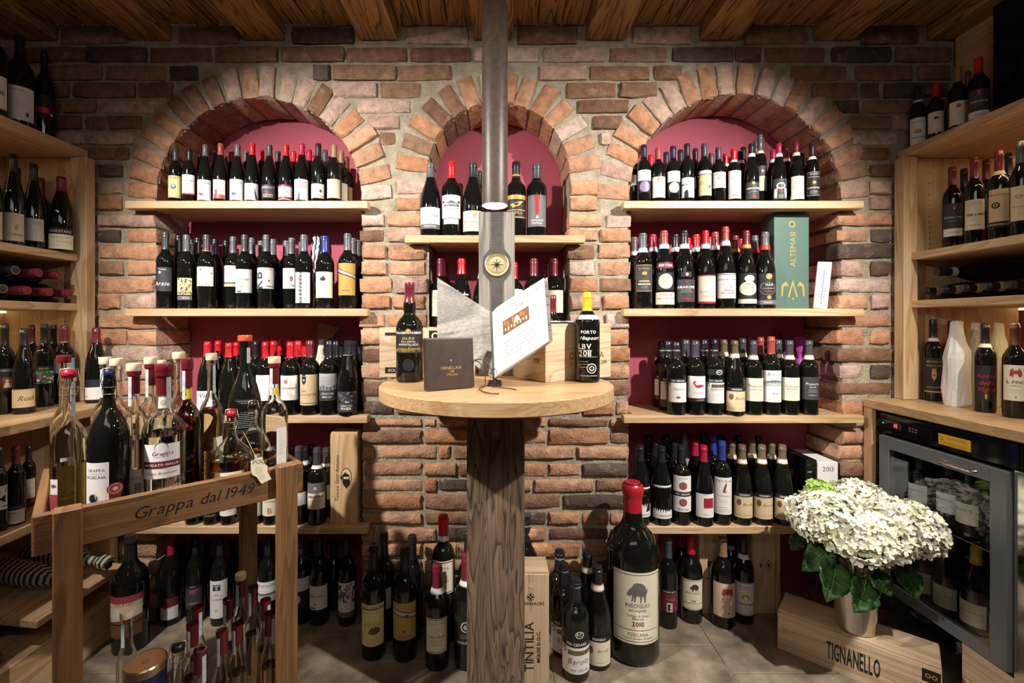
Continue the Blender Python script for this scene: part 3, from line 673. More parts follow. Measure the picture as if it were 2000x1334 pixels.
# second shelf behind the trolley
row('second shelf by trolley', 1.233, 1.79, .066, .074, [
 (323, 454, 'b', 'dg', 0, 'black label, white Arzio script', [lb(522, 569, 'dg', t('Tenuta', .08, .4, 'w'), d(-.25, .22, .13, 'w', 1.2), t('Arzio', .68, .8, 'w', -.1, .3, 1))]),
 (364.5, 460, 'b', 'gy', 0, 'colourful painted label', [lb(543, 576, 'y', paint(5), h=52), lb(578, 586, 'gy', t('ROMA', .5, .4, 'w', .3), h=52)]),
 (403.5, 460, 'b', 'dg', 0, 'white LOR SALVADORI label', [lb(521, 559, 'w', d(-.35, .16, .1, 'cp'), t('LOR SALVADORI', .33, .9, 'gy'), g(.48, .7, 3, 'lg'), t('vigneti', .88, .5, 'gy'))], dict(band=('gd', 'dg', .775, .79))),
 (478.5, 459, 'b', 'dg', 0, 'white label, black handwriting', [lb(526, 572, 'w', t('Maurizius', .42, .72, 'k', -.15, .35), pg([(-.25, .7), (.05, .7), (-.1, .82)], 'gd'), r(-.6, .92, -.1, .97, 'k'))]),
 (520.7, 460, 'b', 'gy', 0, 'white label, black side letters', [lb(523, 564, 'w', r(-1, 0, -.82, 1, 'lb'), t('KB', .6, .8, 'dg', -.7, 0, 1, 1), t('SASSO BIANCO', .07, .7, 'gy', .1), g(.16, .4, 2, 'lg'), d(.45, .62, .1, 'gy'), t('J. Oslavia', .88, .6, 'dg', .4, .3))]),
 (594, 459, 'b', 'gy', 0, 'tall white upright-lettered label', [lb(532, 592, 'w', r(-.35, 0, -.02, 1, 'gy'), t('LA GUSI', .42, .6, 'dg', -.28, 0, 1, 1), *[r(-.35, .05+i*.12, -.02, .08+i*.12, 'lg') for i in range(8)], h=50)]),
 (635, 462, 'b', 'bl', 0, 'cream label, blue crest', [lb(531, 582, 'c', d(-.05, .28, .28, 'nv', .7), d(.0, .2, .1, 'nv'), g(.42, .4, 1, 'lg'), t('RUJF', .68, .45, 'lg'), g(.85, .7, 2, 'lg'))]),
 (679, 456, 'b', 'gy', 0, 'gold label, purple sash', [lb(514, 577, 'gd', pg([(-1, .14), (1, .38), (1, .5), (-1, .3)], 'mr'), pg([(-1, .17), (1, .4), (1, .46), (-1, .26)], 'lg'), pg([(-.08, .7), (.12, .7), (.02, .77)], 'pu'), t('anno', .84, .35, 'br'))]),
 (456, 462, 'b', 'gy', .6, 'half hidden white banded label', [lb(519, 560, 'w', g(.3, .4, 2, 'lg'), r(-1, .8, 1, .86, 'dg'), r(-1, .86, 1, 1, 'tn'))]),
 (570, 465, 'b', 'gy', .6, 'half hidden white crested label', [lb(524, 564, 'w', t('HOFLER', .1, .5, 'lg'), crest(.15, .55, .16, 'mr', 'tn'), t('J. Hof', .85, .5, 'dg', .2, .3))]),
 (348.7, 461, 'b', 'dk', 1, ''), (386, 466, 'b', 'dk', 1, '', [lb(522, 565, 'lg', h=80)]), (420, 467, 'b', 'dk', 1, ''), (434, 471, 'b', 'dk', 1.6, '', [lb(527, 562, 'tn', r(-1, 0, 1, .2, 'gy'), h=70)]), (441, 472, 'b', 'dg', 2, ''), (492, 466, 'b', 'gy', 1, ''), (510, 472, 'b', 'gy', 2, ''), (533, 467, 'b', 'gy', 1, ''),
 (551.5, 472, 'b', 'gy', 1.6, '', [lb(528, 566, 'br', g(.3, .4, 3, 'k'), h=75)]), (584, 472, 'b', 'gy', 1.8, '', [lb(531, 582, 'lg', h=75)]), (690, 465, 'b', 'gy', 1, ''), (699, 470, 'b', 'gy', 2, ''), (374.6, 468, 'b', 'dk', 2, '')])
# third shelf behind the trolley
row('third shelf by trolley', .825, 1.775, .07, .078, [
 (567.4, 666.5, 'b', 'rd', 0, 'white label, round red seal', [lb(734, 782, 'w', d(-.25, .25, .2, 'rd'), d(-.25, .25, .12, 'w'), d(-.25, .25, .08, 'rd'), t('Carmenero', .5, .85, 'k'), g(.75, .6, 2, 'lg'))]),
 (605.5, 666.3, 'b', 'mr', 0, 'tan San Leonardo label', [lb(732, 792, 'tn', crest(-.4, .18, .24, 'nv', 'lb'), t('San', .52, .35, 'cp', -.45), t('Leonardo', .64, .85, 'cp'), g(.75, .4, 1, 'gd', -.3), r(-1, .92, 1, .94, 'br'))]),
 (642.5, 666, 'b', 'dk', 0, 'grey etched landscape label', [lb(730, 783, 'dg', r(-1, 0, 1, .62, 'lg'), pg([(-1, .5), (-.4, .42), (.2, .5), (1, .38), (1, .62), (-1, .62)], 'gy'), g(.12, .8, 6, 'gy'), t('CENCORI', .74, .6, 'w'), t('MERLOT', .86, .45, 'w', 0, 0, 1))]),
 (679.6, 666.4, 'g', 'dk', 0, 'dark CENCORI PIVIER label', [lb(765, 805, 'dg', paint(9, 0, .58, 40, ('gy', 'lg', 'dg', 'k')), t('CENCORI', .7, .5, 'w'), t('PIVIER', .84, .65, 'w', 0, 0, 1))], dict(Y=1.765, band=('w', 'dk', .80, .808))),
 (519.7, 667, 'b', 'rd', 0, 'plain white label', [lb(733, 783, 'w', g(.25, .5, 3, 'lg'))]),
 (447.5, 669, 'g', 'rd', 0, 'blank dark glass front'), (405.6, 668.3, 'g', 'rd', 0, 'white label, thin brushstrokes', [lb(764, 805, 'w', t('Villa', .2, .6, 'dg', 0, .3))]),
 (426, 667.2, 'g', 'rd', 1, ''), (462, 667.7, 'g', 'rd', 1, ''), (501, 666, 'b', 'dk', 1, ''), (534, 666, 'b', 'rd', 1, ''), (545, 665.5, 'b', 'rd', 2, ''), (582, 665.5, 'b', 'rd', 1, ''), (594, 666, 'b', 'rd', 2, ''), (655, 666, 'b', 'dk', 1, ''),
 (667, 665.5, 'b', 'dk', 2, ''), (691, 666, 'g', 'dk', 1, ''), (702, 665.5, 'g', 'dk', 2, '')])
# lowest shelf behind the trolley
row('lowest shelf by trolley', .403, 1.775, .07, .076, [
 (619, 873, 'b', 'dg', 0, 'grey and cream AMARONE label', [lb(944, 964, 'gy', d(0, .5, .15, 'lg')), lb(964, 995, 'c', t('AMARONE', .22, .8, 'k', 0, 0, 1), g(.4, .6, 3, 'gy'), t('vigna', .72, .4, 'gd', 0, .2))], dict(band=('w', 'tn', .73, .775))),
 (584, 871, 'b', 'dg', 0, 'plain white square label', [lb(963, 988, 'w', g(.55, .4, 2, 'lg'))]),
 (380, 872, 'b', 'dk', 0, 'unlabelled dark front'), (416, 872, 'b', 'dk', 0, 'black label, white emblem', [lb(985, 1012, 'k', d(-.1, .4, .3, 'w'), d(-.1, .4, .18, 'k'), g(.8, .6, 2, 'w'))]), (447, 872, 'b', 'dg', 0, 'tall white label', [lb(965, 1008, 'w', g(.7, .5, 2, 'gy'))]),
 (500, 872, 'b', 'dg', 0, 'white label over the trolley rail', [lb(968, 1010, 'w', t('TASCANTE', .3, .7, 'gy'), g(.45, .5, 2, 'lg'), t('I', .75, .06, 'br'))]), (528, 872, 'b', 'dg', 0, 'white label, letter B', [lb(960, 1008, 'c', t('RIVA', .25, .5, 'gy'), t('Toscana', .4, .6, 'gy'), t('B', .78, .2, 'cp'))]),
 (596, 872, 'b', 'dk', 1, '', (), dict(band=WB)), (637, 874, 'b', 'dg', 1, '', [lb(948, 976, 'c', h=75)], dict(band=('w', 'tn', .73, .775))), (571, 871, 'b', 'mr', 2, ''), (608, 868, 'b', 'dk', 2, '')])
# top shelf behind the hydrangea: half bottles
row('top shelf by hydrangea', 1.644, 1.772, .063, .057, [
 (1258, 285, 'b', 'nv', 0, 'white label, purple disc', [lb(332, 353, 'w', g(.35, .6, 2, 'lg'), t('Alto', .15, .3, 'dg')), lb(353, 376, 'dk', d(0, .5, .75, 'pu'), h=58)]),
 (1284.5, 289.5, 'b', 'cp', 0, 'white label, pencil tower', [lb(344, 386, 'w', crest(-.1, .15, .13, 'gd', 'cp'), r(-.2, .35, .0, .6, 'lg'), r(-.2, .56, .3, .6, 'lg'), t('LUPINO', .72, .55, 'lg'), g(.85, .5, 1, 'lg'), r(-1, 0, 1, .03, 'dk'))]),
 (1315, 287.5, 'b', 'nv', 0, 'white label, silver disc', [lb(334, 355, 'w', t('Alto', .15, .3, 'dg'), g(.5, .6, 1, 'lg')), lb(355, 378, 'dk', d(0, .5, .75, 'si'), h=58)]),
 (1341, 282.5, 'b', 'dk', 0, 'white label, dark doorway', [lb(347, 386, 'w', t('MONTICO', .35, .85, 'dg', 0, 0, 1), pg([(-.55, 1), (-.5, .7), (-.1, .6), (0, .75), (0, 1)], 'nv'), g(.6, .3, 3, 'lg', .5))]),
 (1375.5, 282, 'b', 'dg', 0, 'straw label, brown boar', [lb(333, 382, 'y', r(-1, 0, 1, .14, 'w'), r(-1, .14, 1, .17, 'dk'), t('Zirico', .5, .7, 'gd', -.2, .2), d(.5, .65, .22, 'br', .8))]),
 (1403, 288, 'b', 'dg', 0, 'white label, oval picture', [lb(336, 367, 'w', t('MARTIN', .14, .6, 'dg'), d(0, .4, .3, 'br', .75), d(0, .4, .22, 'tn', .7), g(.68, .6, 3, 'lg'))]),
 (1433, 290.5, 'b', 'rd', 0, 'tall cream label, red signature', [lb(333, 388, 'w', t('APPIA', .28, .6, 'gd'), g(.38, .5, 3, 'lg'), t('Allegri', .88, .6, 'rd', .1, .3))], dict(band=('w', 'lb', .74, .79))),
 (1467.5, 282, 'g', 'dk', 0, 'slate AMARONE label', [lb(356, 389, 'dg', d(0, .05, .2, 'gd'), t('AMARONE', .36, .85, 'w', 0, 0, 1), g(.52, .6, 2, 'lg'), t('Allegri', .86, .4, 'rd', .1, .3))], dict(band=WB)),
 (1521, 282, 'g', 'cr', 0, 'ornate black and silver label', [lb(349, 389, 'dg', d(0, .35, .55, 'w', .8), d(0, .35, .36, 'dg', .8), pg([(-.8, .5), (-.4, .45), (-.5, .95), (-.85, .9)], 'w'), pg([(.8, .5), (.4, .45), (.5, .95), (.85, .9)], 'w'), t('ANTICO', .62, .6, 'rd'), g(.8, .4, 3, 'w'))], dict(band=WB)),
 (1555, 280, 'g', 'mr', 0, 'ornate cream medallion label', [lb(344, 381, 'c', d(0, .55, .7, 'bg', .75), d(0, .55, .5, 'c', .75), t('MASI', .48, .3, 'gd'), t('COSTA', .6, .4, 'gd'), h=56), lb(381, 389, 'c', h=62)], dict(band=WG)),
 (1586, 281, 'b', 'dk', 0, 'black ROSSO CAPANNA label', [lb(335, 383, 'dk', t('ROSSO', .1, .55, 'w'), t('DI MONTALCINO', .22, .8, 'w'), d(0, .45, .26, 'gd', .9), t('CAPANNA', .66, .85, 'w', 0, 0, 1), g(.78, .6, 3, 'w'), *frame('lg', .02, .015))], dict(band=('w', 'w', .72, .775))),
 (1490, 265, 'b', 'gy', 1, 'tall dark and beige label', [lb(324, 344, 'dg', d(.1, .5, .2, 'gd')), lb(344, 373, 'bg', g(.2, .6, 4, 'gd'))], dict(band=('w', 'tn', .73, .775))),
 (1237, 287, 'b', 'dk', .7, 'sideways white label', [lb(342, 362, 'w', h=70)], dict(D=.045)),
 (1271, 302, 'b', 'rd', 1, ''), (1301, 298, 'b', 'nv', 1, ''), (1329, 294, 'b', 'dk', 1, ''), (1358, 292, 'b', 'dk', 1, ''), (1389, 299.5, 'b', 'dg', 1, ''), (1417, 301, 'b', 'rd', 1, '', (), dict(band=WB)), (1446, 295, 'g', 'dk', 1, '', (), dict(band=WB)),
 (1454, 287, 'g', 'dk', 2, ''), (1474, 276, 'b', 'gy', 2, ''), (1504, 294, 'g', 'cr', 1, '', (), dict(band=WB)), (1536, 292, 'g', 'mr', 1, '', (), dict(band=WG)), (1566, 300, 'b', 'dk', 1, '')], 'half')
# second shelf behind the hydrangea
row('second shelf by hydrangea', 1.233, 1.785, .07, .078, [
 (1255.6, 457, 'b', 'gy', 0, 'gold framed slate label', [lb(517, 570, 'dg', t('San Rocco', .14, .7, 'gd'), d(0, .32, .28, 'gd', .7), r(-.6, .58, .6, .64, 'gd'), t('AMARONE', .72, .75, 'w', 0, 0, 1), g(.8, .4, 2, 'lg'), *frame('gd', .01, .02), h=52)], dict(band=WB)),
 (1297.6, 451, 'g', 'cp', 0, 'arched BERTANI and round cream label', [lb(512, 524, 'mr', t('BERTANI', .5, .8, 'w', 0, 0, 1), h=60), lb(532, 567, 'dk', d(0, .5, .78, 'bg', 1), d(0, .5, .6, 'c', 1), d(0, .5, .45, 'tn', .6), g(.4, .3, 3, 'gy'), h=55), lb(571, 595, 'c', t('AMARONE', .2, .6, 'cp'), t('della Valpolicella', .5, .8, 'k', 0, .2), g(.75, .5, 1, 'gd'))], dict(band=WB)),
 (1336, 452, 'g', 'dk', 0, 'violet-black AMARONE label', [lb(546, 590, 'dg', pg([(-.08, .1), (.1, .1), (.01, .18)], 'rd'), t('AMARONE', .34, .85, 'w', 0, 0, 1), g(.45, .6, 3, 'lg'), t('Allegri', .84, .45, 'rd', .1, .3)), lb(531, 541, 'k', d(.1, .5, .3, 'lg'), h=30)], dict(band=WB)),
 (1377, 452, 'g', 'rd', 0, 'red edged SANTA SOFIA label', [lb(537, 593, 'cr', r(-.82, .05, .98, .93, 'c'), d(.2, .25, .45, 'bg', .55), t('SANTA SOFIA', .6, .8, 'cp', .1), t('AMARONE', .74, .7, 'gd', .1), g(.83, .5, 2, 'gd'))], dict(band=WB)),
 (1416.4, 445, 'g', 'cp', 0, 'white CAPITEL label', [lb(534, 583, 'w', *[r(-.95+i*.13, .02, -.88+i*.13, .07, 'k') for i in range(15)], t('CAPITEL della CROSARA', .25, .95, 'cp'), g(.38, .5, 2, 'lg'), d(.3, .56, .06, 'or_'), t('Amarone', .68, .5, 'mr', .2, .2), t('della Valpolicella', .78, .7, 'mr', .1, .2), g(.9, .5, 1, 'lg'))], dict(band=WB)),
 (1459.6, 452, 'g', 'mr', 0, 'cream scrollwork label', [lb(534, 585, 'dk', d(0, .58, .9, 'c', .8), d(.1, .2, .5, 'c', .7), d(.1, .58, .6, 'bg', .8), t('MASI', .42, .35, 'k', .1), t('COSTASERA', .55, .55, 'k', .1), g(.66, .4, 3, 'gd'), h=58), lb(584, 593, 'c', t('Classico', .5, .5, 'gd'), h=62)], dict(band=('gd', 'mr'))),
 (1501.6, 453, 'g', 'gy', 0, 'black scrollwork label', [lb(534, 585, 'dk', d(0, .58, .85, 'gy', .8), d(0, .58, .78, 'dk', .8), d(.1, .12, .3, 'gd'), d(.1, .92, .2, 'gd'), t('MASI', .44, .35, 'w', .1), t('COSTASERA', .58, .55, 'lg', .1), r(-.4, .68, .6, .71, 'rd'), h=58), lb(586, 595, 'gy', t('Riserva', .5, .5, 'w'), h=62)], dict(band=('rd', 'rd'))),
 (1241, 464, 'b', 'gy', 1, '', (), dict(band=WB)), (1232.5, 470, 'b', 'gy', 2, '', (), dict(band=WB)), (1267.5, 466, 'g', 'cr', 1, '', (), dict(band=WB)), (1280, 459, 'g', 'cr', .8, '', (), dict(band=WB)), (1307, 466, 'g', 'dk', 1.2, '', (), dict(band=WB)), (1321, 459, 'g', 'dk', 1, '', (), dict(band=WB)),
 (1346.5, 466, 'g', 'rd', 2, '', (), dict(band=WB)), (1361.5, 459.5, 'g', 'rd', 1, '', (), dict(band=WB)), (1387, 463, 'g', 'rd', 2, '', (), dict(band=WB)), (1398, 453, 'g', 'cp', 1, '', (), dict(band=WB)), (1437, 460, 'g', 'mr', 1, '', (), dict(band=('gd', 'mr'))), (1448, 468, 'g', 'rd', 2, ''),
 (1477, 460, 'g', 'gy', 1, '', [lb(536, 584, 'gy', h=70)], dict(band=('rd', 'rd')))], lim=(WX(1231)+.004, 1.078))
# third shelf behind the hydrangea
PC = lambda y0, y1, name, *x: [lb(y0, y0+8, 'dk', t('PIO CESARE', .5, .9, 'w', 0, 0, 1)), lb(y0+8, y1, 'w', *x, t(name, .32, .6, 'gy', .1, .3), g(.6, .5, 1, 'lg'))]
PN = [lb(681, 690, 'dk', t('PIO CESARE', .5, .95, 'w', 0, 0, 1), h=80)]
ODD = lambda y0, y1: [lb(y0, y0+8, 'dk', t('ODDERO', .5, .9, 'w', 0, 0, 1)), lb(y0+8, y1, 'tn', crest(-.5, .3, .2, 'br', 'cp'), t('Barolo', .34, .5, 'cp', .35, .3), g(.82, .8, 2, 'gd'))]
row('third shelf by hydrangea', .825, 1.775, .072, .078, [
 (1321, 668.3, 'b', 'dk', 0, 'white label, small red oval', PC(740, 786, 'Dolcetto', crest(-.85, .1, .14, 'gy', 'w'), d(.0, .75, .2, 'cp', .6))+PN),
 (1359, 665, 'b', 'dg', 0, 'white label, red bird', [lb(735, 778, 'w', pg([(-.45, .25), (-.3, .3), (-.1, .42), (.3, .38), (.8, .42), (.2, .52), (.1, .55), (-.15, .5), (-.35, .35)], 'rd'), d(-.25, .27, .09, 'rd'), t('DETTA GREMA', .75, .6, 'lg', .2)), lb(778, 785, 'dk', t('LANGHE', .5, .4, 'lg', .3))]),
 (1394, 663.6, 'b', 'dk', 0, 'PIO CESARE label, olive banner', PC(740, 788, 'Barbaresco', crest(-.75, .12, .14, 'br', 'w'), r(-.45, .08, 1, .24, 'ol'))+PN+[lb(722, 733, 'k', d(.3, .5, .32, 'w', .8), d(.3, .5, .26, 'k', .8), t('PC', .5, .16, 'w', .3), h=62)]),
 (1434, 665.5, 'g', 'og', 0, 'tan ODDERO label', ODD(757, 804), dict(Y=1.765, band=WG)),
 (1471.6, 664.3, 'b', 'dg', 0, 'plain cream script label', [lb(739, 784, 'c', t('Prunotto', .34, .75, 'br', 0, .3), t('MOMPERTONE', .5, .6, 'gy'), g(.62, .5, 2, 'gd'), g(.8, .2, 1, 'gd'))], dict(band=WG)),
 (1505.7, 658.3, 'b', 'cp', 0, 'white label, grey farmhouse', [lb(724, 786, 'w', t('Bricco', .12, .6, 'gy', 0, .3), r(-.9, .36, .95, .5, 'lg'), pg([(-.9, .36), (0, .3), (.95, .34), (.95, .38), (-.9, .4)], 'gy'), t('Asili', .72, .3, 'cp', .1, .2), g(.58, .6, 1, 'lg'), g(.8, .6, 3, 'lg'))]),
 (1542, 664.3, 'b', 'dg', 0, 'cream script label beside crimson', [lb(738, 783, 'c', t('Prunotto', .38, .75, 'br', 0, .3), t('BUSSIA', .5, .45, 'gy'), g(.62, .5, 2, 'gd'), g(.8, .2, 1, 'gd'))], dict(band=WG)),
 (1579.6, 664.3, 'b', 'dg', 0, 'black label, white script', [lb(737, 781, 'dg', t('Prunotto', .3, .7, 'w', .1, .3), t('Barolo', .44, .3, 'w', .1), g(.56, .5, 3, 'lg', .1), t('RISERVA', .8, .4, 'lg', .1))], dict(band=WG)),
 (1305, 666.5, 'b', 'dk', 1, '', PC(738, 781, 'Langhe', crest(-.4, .15, .14, 'gy', 'w'))+PN), (1293, 666, 'b', 'dk', 2, '', PC(733, 773, 'Gavi')+PN), (1340, 664, 'b', 'dg', 1, ''), (1376, 663.6, 'b', 'dk', 1, '', PN), (1413.5, 664, 'g', 'og', 1, '', (), dict(band=WG)),
 (1450, 662.4, 'b', 'dg', 1, '', [lb(740, 795, 'lg', h=75)], dict(band=WG)), (1485, 658, 'b', 'cp', 1, ''), (1520, 662.9, 'b', 'dg', 1, '', (), dict(band=WG)), (1463, 657, 'b', 'mr', 2, ''), (1495, 664, 'b', 'dk', 2, '', (), dict(band=WG))])
# lowest shelf behind the hydrangea
row('lowest shelf by hydrangea', .403, 1.775, .072, .078, [
 (1250, 869.6, 'g', 'dk', 0, 'half hidden BAROLO label', [lb(952, 1010, 'w', t('BAROLO', .1, .8, 'gy'), g(.22, .5, 2, 'lg'), *paint(11, .42, .75, 0), pg([(.5, .4), (.75, .36), (.85, .55), (.9, .8), (.4, .82), (.55, .6)], 'k'), t('GIOVANNI ROSSO', .92, .8, 'gy'))], dict(lab='wine bottle, black capsule, BAROLO label half behind giant bottle, lowest shelf by hydrangea')),
 (1293, 871, 'g', 'dk', 0, 'white BAROLO label, black lion', [lb(949, 1013, 'w', t('BAROLO', .12, .8, 'gy'), g(.2, .7, 3, 'lg'), pg([(.35, .45), (.55, .36), (.75, .42), (.8, .3), (.9, .36), (.88, .6), (.95, .72), (.75, .7), (.6, .6), (.4, .72), (.3, .7), (.5, .55)], 'k'), r(.2, .72, .95, .75, 'k'), t('GIOVANNI ROSSO', .91, .8, 'gy'))]),
 (1329, 869.6, 'b', 'dk', 0, 'white label, black PIO CESARE band', [lb(930, 961, 'w', t('Ornato', .15, .4, 'gy', 0, .3), d(0, .62, .38, 'cp'), d(0, .62, .22, 'gy'), d(0, .62, .12, 'cp')), lb(961, 970, 'dk', t('PIO CESARE', .5, .75, 'w', 0, 0, 1)), lb(970, 1000, 'w', d(0, .38, .38, 'cp'), d(0, .38, .22, 'gy'), d(0, .38, .12, 'cp'), t('Barolo', .82, .5, 'gy', 0, .3))]),
 (1374.4, 870, 'g', 'cr', 0, 'cream label, crimson square', [lb(965, 1011, 'w', t('2009', .05, .3, 'lg'), r(-.2, .18, .85, .6, 'cr'), g(.88, .5, 1, 'gy'), h=56)], dict(Y=1.768)),
 (1409, 861.7, 'b', 'bl', 0, 'tall white label, brown bird', [lb(933, 1005, 'w', t('Vietti Roda', .09, .8, 'gy'), pg([(-.15, .38), (.1, .17), (.2, .15), (.25, .2), (.1, .36), (.0, .42)], 'br'), d(.15, .39, .08, 'rd'), t('CAMPO BARRO', .5, .6, 'gy'), g(.6, .4, 2, 'lg'), g(.8, .7, 3, 'lg'))]),
 (1449, 870, 'g', 'og', 0, 'ODDERO label nearest the blue capsule', ODD(963, 1012), dict(band=WG)), (1488, 870, 'g', 'og', 0, 'middle of three ODDERO labels', ODD(965, 1014), dict(band=WG)), (1528, 870, 'g', 'og', 0, 'ODDERO label touching the hydrangea', ODD(967, 1016), dict(band=WG)),
 (1269, 850, 'b', 'dk', 2, ''), (1282, 861, 'g', 'dk', 1, ''), (1302, 851, 'b', 'dk', 2, ''), (1316, 860, 'b', 'dk', 1, ''), (1358, 861, 'g', 'cr', 1, ''), (1373, 844, 'b', 'nv', 2, ''), (1392, 853, 'b', 'bl', 1, ''), (1408, 850, 'g', 'dk', 2, ''), (1430, 861, 'g', 'og', 1, '', (), dict(band=WG)),
 (1444, 852, 'g', 'dk', 2, ''), (1469, 860, 'g', 'og', 1, '', (), dict(band=WG)), (1481, 852, 'g', 'dk', 2, ''), (1507, 861, 'g', 'og', 1, '', (), dict(band=WG))])
# middle arch
row('upper shelf, middle arch', 1.513, 1.80, .07, .080, [
 (841, 320, 'g', 'gy', 0, 'white DOMAINE DE VALCOMBE label', [lb(405, 438, 'w', d(-.3, .15, .1, 'lg'), t('DOMAINE DE', .3, .6, 'lg'), t('VALCOMBE', .5, .75, 'gy'), g(.7, .3, 1, 'lg')), lb(438.5, 447, 'gy', t('TRADITION', .4, .55, 'w'))]),
 (882, 318, 'b', 'rd', 0, 'white label, engraved chateau', [lb(381, 426, 'w', g(.08, .6, 1, 'gy'), pg([(-.7, .45), (-.3, .28), (0, .24), (.3, .28), (.8, .42), (.8, .5), (-.7, .5)], 'gy'), r(-.5, .38, .5, .42, 'w'), d(-.75, .3, .12, 'dg'), d(.75, .3, .12, 'dg'), t('CHATEAU VALLEE', .57, .75, 'k'), g(.72, .4, 3, 'lg')), lb(427, 438, 'w', t('G. L. S.', .5, .6, 'gy'), h=45)]),
 (924, 320, 'g', 'gr', 0, 'cream label, golden leaf', [lb(412, 452, 'c', pg([(.05, .3), (.15, .1), (.35, .05), (.3, .25), (.15, .36)], 'gd'), t('Domaine du', .52, .8, 'cp', 0, .2), g(.62, .4, 1, 'lg'), t('SAINT ROMAIN', .8, .7, 'gd'))]),
 (1008, 318, 'b', 'dk', 0, 'black label, gold lattice', [lb(381, 427, 'dk', r(-1, .0, 1, .18, 'gd'), pg([(-.6, .4), (.1, .3), (.7, .25), (.3, .45), (-.3, .55)], 'gd'), pg([(-.3, .36), (.3, .34), (.0, .46)], 'dk'), r(-1, .62, 1, .66, 'gd'), t('PRIMUS', .76, .6, 'gd'), r(-1, .93, 1, .97, 'gd'))], dict(band=('gd', 'dk', .80, .83))),
 (1048, 323, 't', 'dg', 0, 'grey label, red stripe', [lb(381, 443, 'gy', r(-.16, 0, .2, .62, 'rd'), r(-.03, 0, .07, .5, 'dg'), d(.02, .7, .12, 'w'), t('TERRESACRE', .8, .6, 'w'), t('TINTILIA', .89, .5, 'w'))]),
 (934, 336, 'g', 'dk', 1, '')])
row('lower shelf, middle arch', 1.125, 1.83, .07, .080, [
 (854, 507, 'b', 'mr', 0, 'cream label beside the menu book', [lb(567, 618, 'c', t('Ornaia', .28, .7, 'gd'), g(.45, .5, 2, 'lg'), d(0, .7, .25, 'bg', .6))]),
 (900, 506, 'g', 'rd', 0, 'round shouldered dark glass front', [lb(574, 620, 'w', h=50)]), (931, 510, 'g', 'or_', 0, 'dark front hidden by the board', (), dict(band=WB)), (1007, 513, 'b', 'rd', 0, 'white label behind the board', [lb(565, 615, 'w', h=60)]),
 (1040, 506, 'b', 'mr', 0, 'dark front above the book'), (1081, 506, 'b', 'mr', 0, 'cream label over the ORNELLAIA crate', [lb(567, 611, 'c', d(0, .45, .2, 'lg'), g(.7, .5, 3, 'lg'))]),
 (867.5, 511, 'b', 'mr', 1, ''), (1072, 511, 'b', 'mr', 1, '')])

# ------------------------------------------------------------------ bottles standing on the floor
def fb(px, top, pb, kind, cap, wpx, label, labels=(), z=0, group='bottles standing on the stone floor', **k):
    Yf = (CZ-z)*F/(pb-CY); cs = Yf/math.hypot((px-CX)*Yf/F, Yf); Rd = .5*wpx*Yf/F*cs; Y = Yf+Rd
    o = bottle(px, top, Y, z, kind, cap, None, labels, rawD=2*Rd, **k)
    return thing(o, label, 'bottle', group)
FL = 'on the floor by the trolley'
fb(334, 1049, 1225, 'm', 'cr', 43, 'magnum bottle with maroon and white label on the floor behind the trolley', [lb(1170, 1187, 'mr', d(-.3, .9, .18, 'br', 1.4)), lb(1187, 1211, 'w', t('Vigne', .0, .4, 'k', -.1, .3), g(.45, .5, 3, 'lg', -.3))])
fb(382, 1047, 1222, 'm', 'dk', 40, 'magnum bottle with black label and pink emblem on the floor', [lb(1144, 1149, 'k', t('BOZEN', .5, .4, 'w')), lb(1150, 1190, 'dg', t('TD', .22, .3, 'pk', 0, 0, 1), r(-.3, .08, .5, .13, 'pk'), t('LAGREIN', .72, .5, 'lg'))])
fb(430, 1049, 1225, 'm', 'dk', 40, 'magnum bottle with tall white label and square emblem on the floor', [lb(1135, 1208, 'w', r(-.45, .1, .3, .26, 'dg'), r(-.4, .12, .25, .15, 'lg'), r(-.15, .15, .02, .25, 'lg'), t('2012', .36, .2, 'gy', -.1), t('LAGREIN', .5, .5, 'gy'), g(.4, .6, 1, 'lg'), d(-.1, .78, .16, 'tn'))])
fb(481, 1052, 1221, 'm', 'dk', 36, 'dark magnum bottle between the two rear trolley posts', [lb(1138, 1150, 'w')])
fb(524, 1048, 1225, 'm', 'dk', 44, 'magnum bottle with white LOWENGANG label seen between trolley posts', [lb(1137, 1162, 'w', t('LOWENGANG', .3, .9, 'gy'), pg([(-1, .75), (-.6, .9), (1, .85), (1, 1), (-1, 1)], 'gy')), lb(1163, 1176, 'lg', g(.3, .5, 2, 'gy'))])
fb(588, 1045, 1222, 'm', 'dk', 44, 'magnum bottle with white band label and round white seal below', [lb(1130, 1155, 'w', g(.4, .4, 1, 'gy')), lb(1158, 1183, 'k', d(-.25, .5, .42, 'w'), h=60)])
fb(624, 1047, 1225, 'm', 'dk', 40, 'magnum bottle with white handwritten label on the floor by the brick', [lb(1145, 1191, 'w', t('Maurizius', .42, .7, 'k', -.15, .35), pg([(-.4, .74), (-.1, .74), (-.25, .84)], 'gd'), r(-.75, .9, -.2, .95, 'k'))])
fb(678, 1046, 1226, 'm', 'dk', 37, 'magnum bottle with colourful ROMA painting label on the floor', [lb(1139, 1196, 'w', paint(21, 0, .72, 70), t('ROMA', .68, .6, 'w', -.3, 0, 1), g(.85, .5, 1, 'lg')), lb(1197, 1206, 'gy')])
for px, c, wh in ((357, 'dk', 'the maroon label and pink emblem magnums'), (406, 'dk', 'the pink emblem and square emblem magnums'), (456, 'dk', 'the rear trolley post'), (505, 'dk', 'the LOWENGANG magnum'), (560, 'dk', 'the near trolley post'), (606, 'dk', 'the round seal and handwritten magnums'), (652, 'dk', 'the handwritten and ROMA magnums')):
    thing(bottle(px, 1058, 1.895, 0, 'm', c, None, (), rawD=.068), 'dark unlabelled magnum in the rear floor row, behind %s' % wh, 'bottle', 'rear magnums behind the trolley')
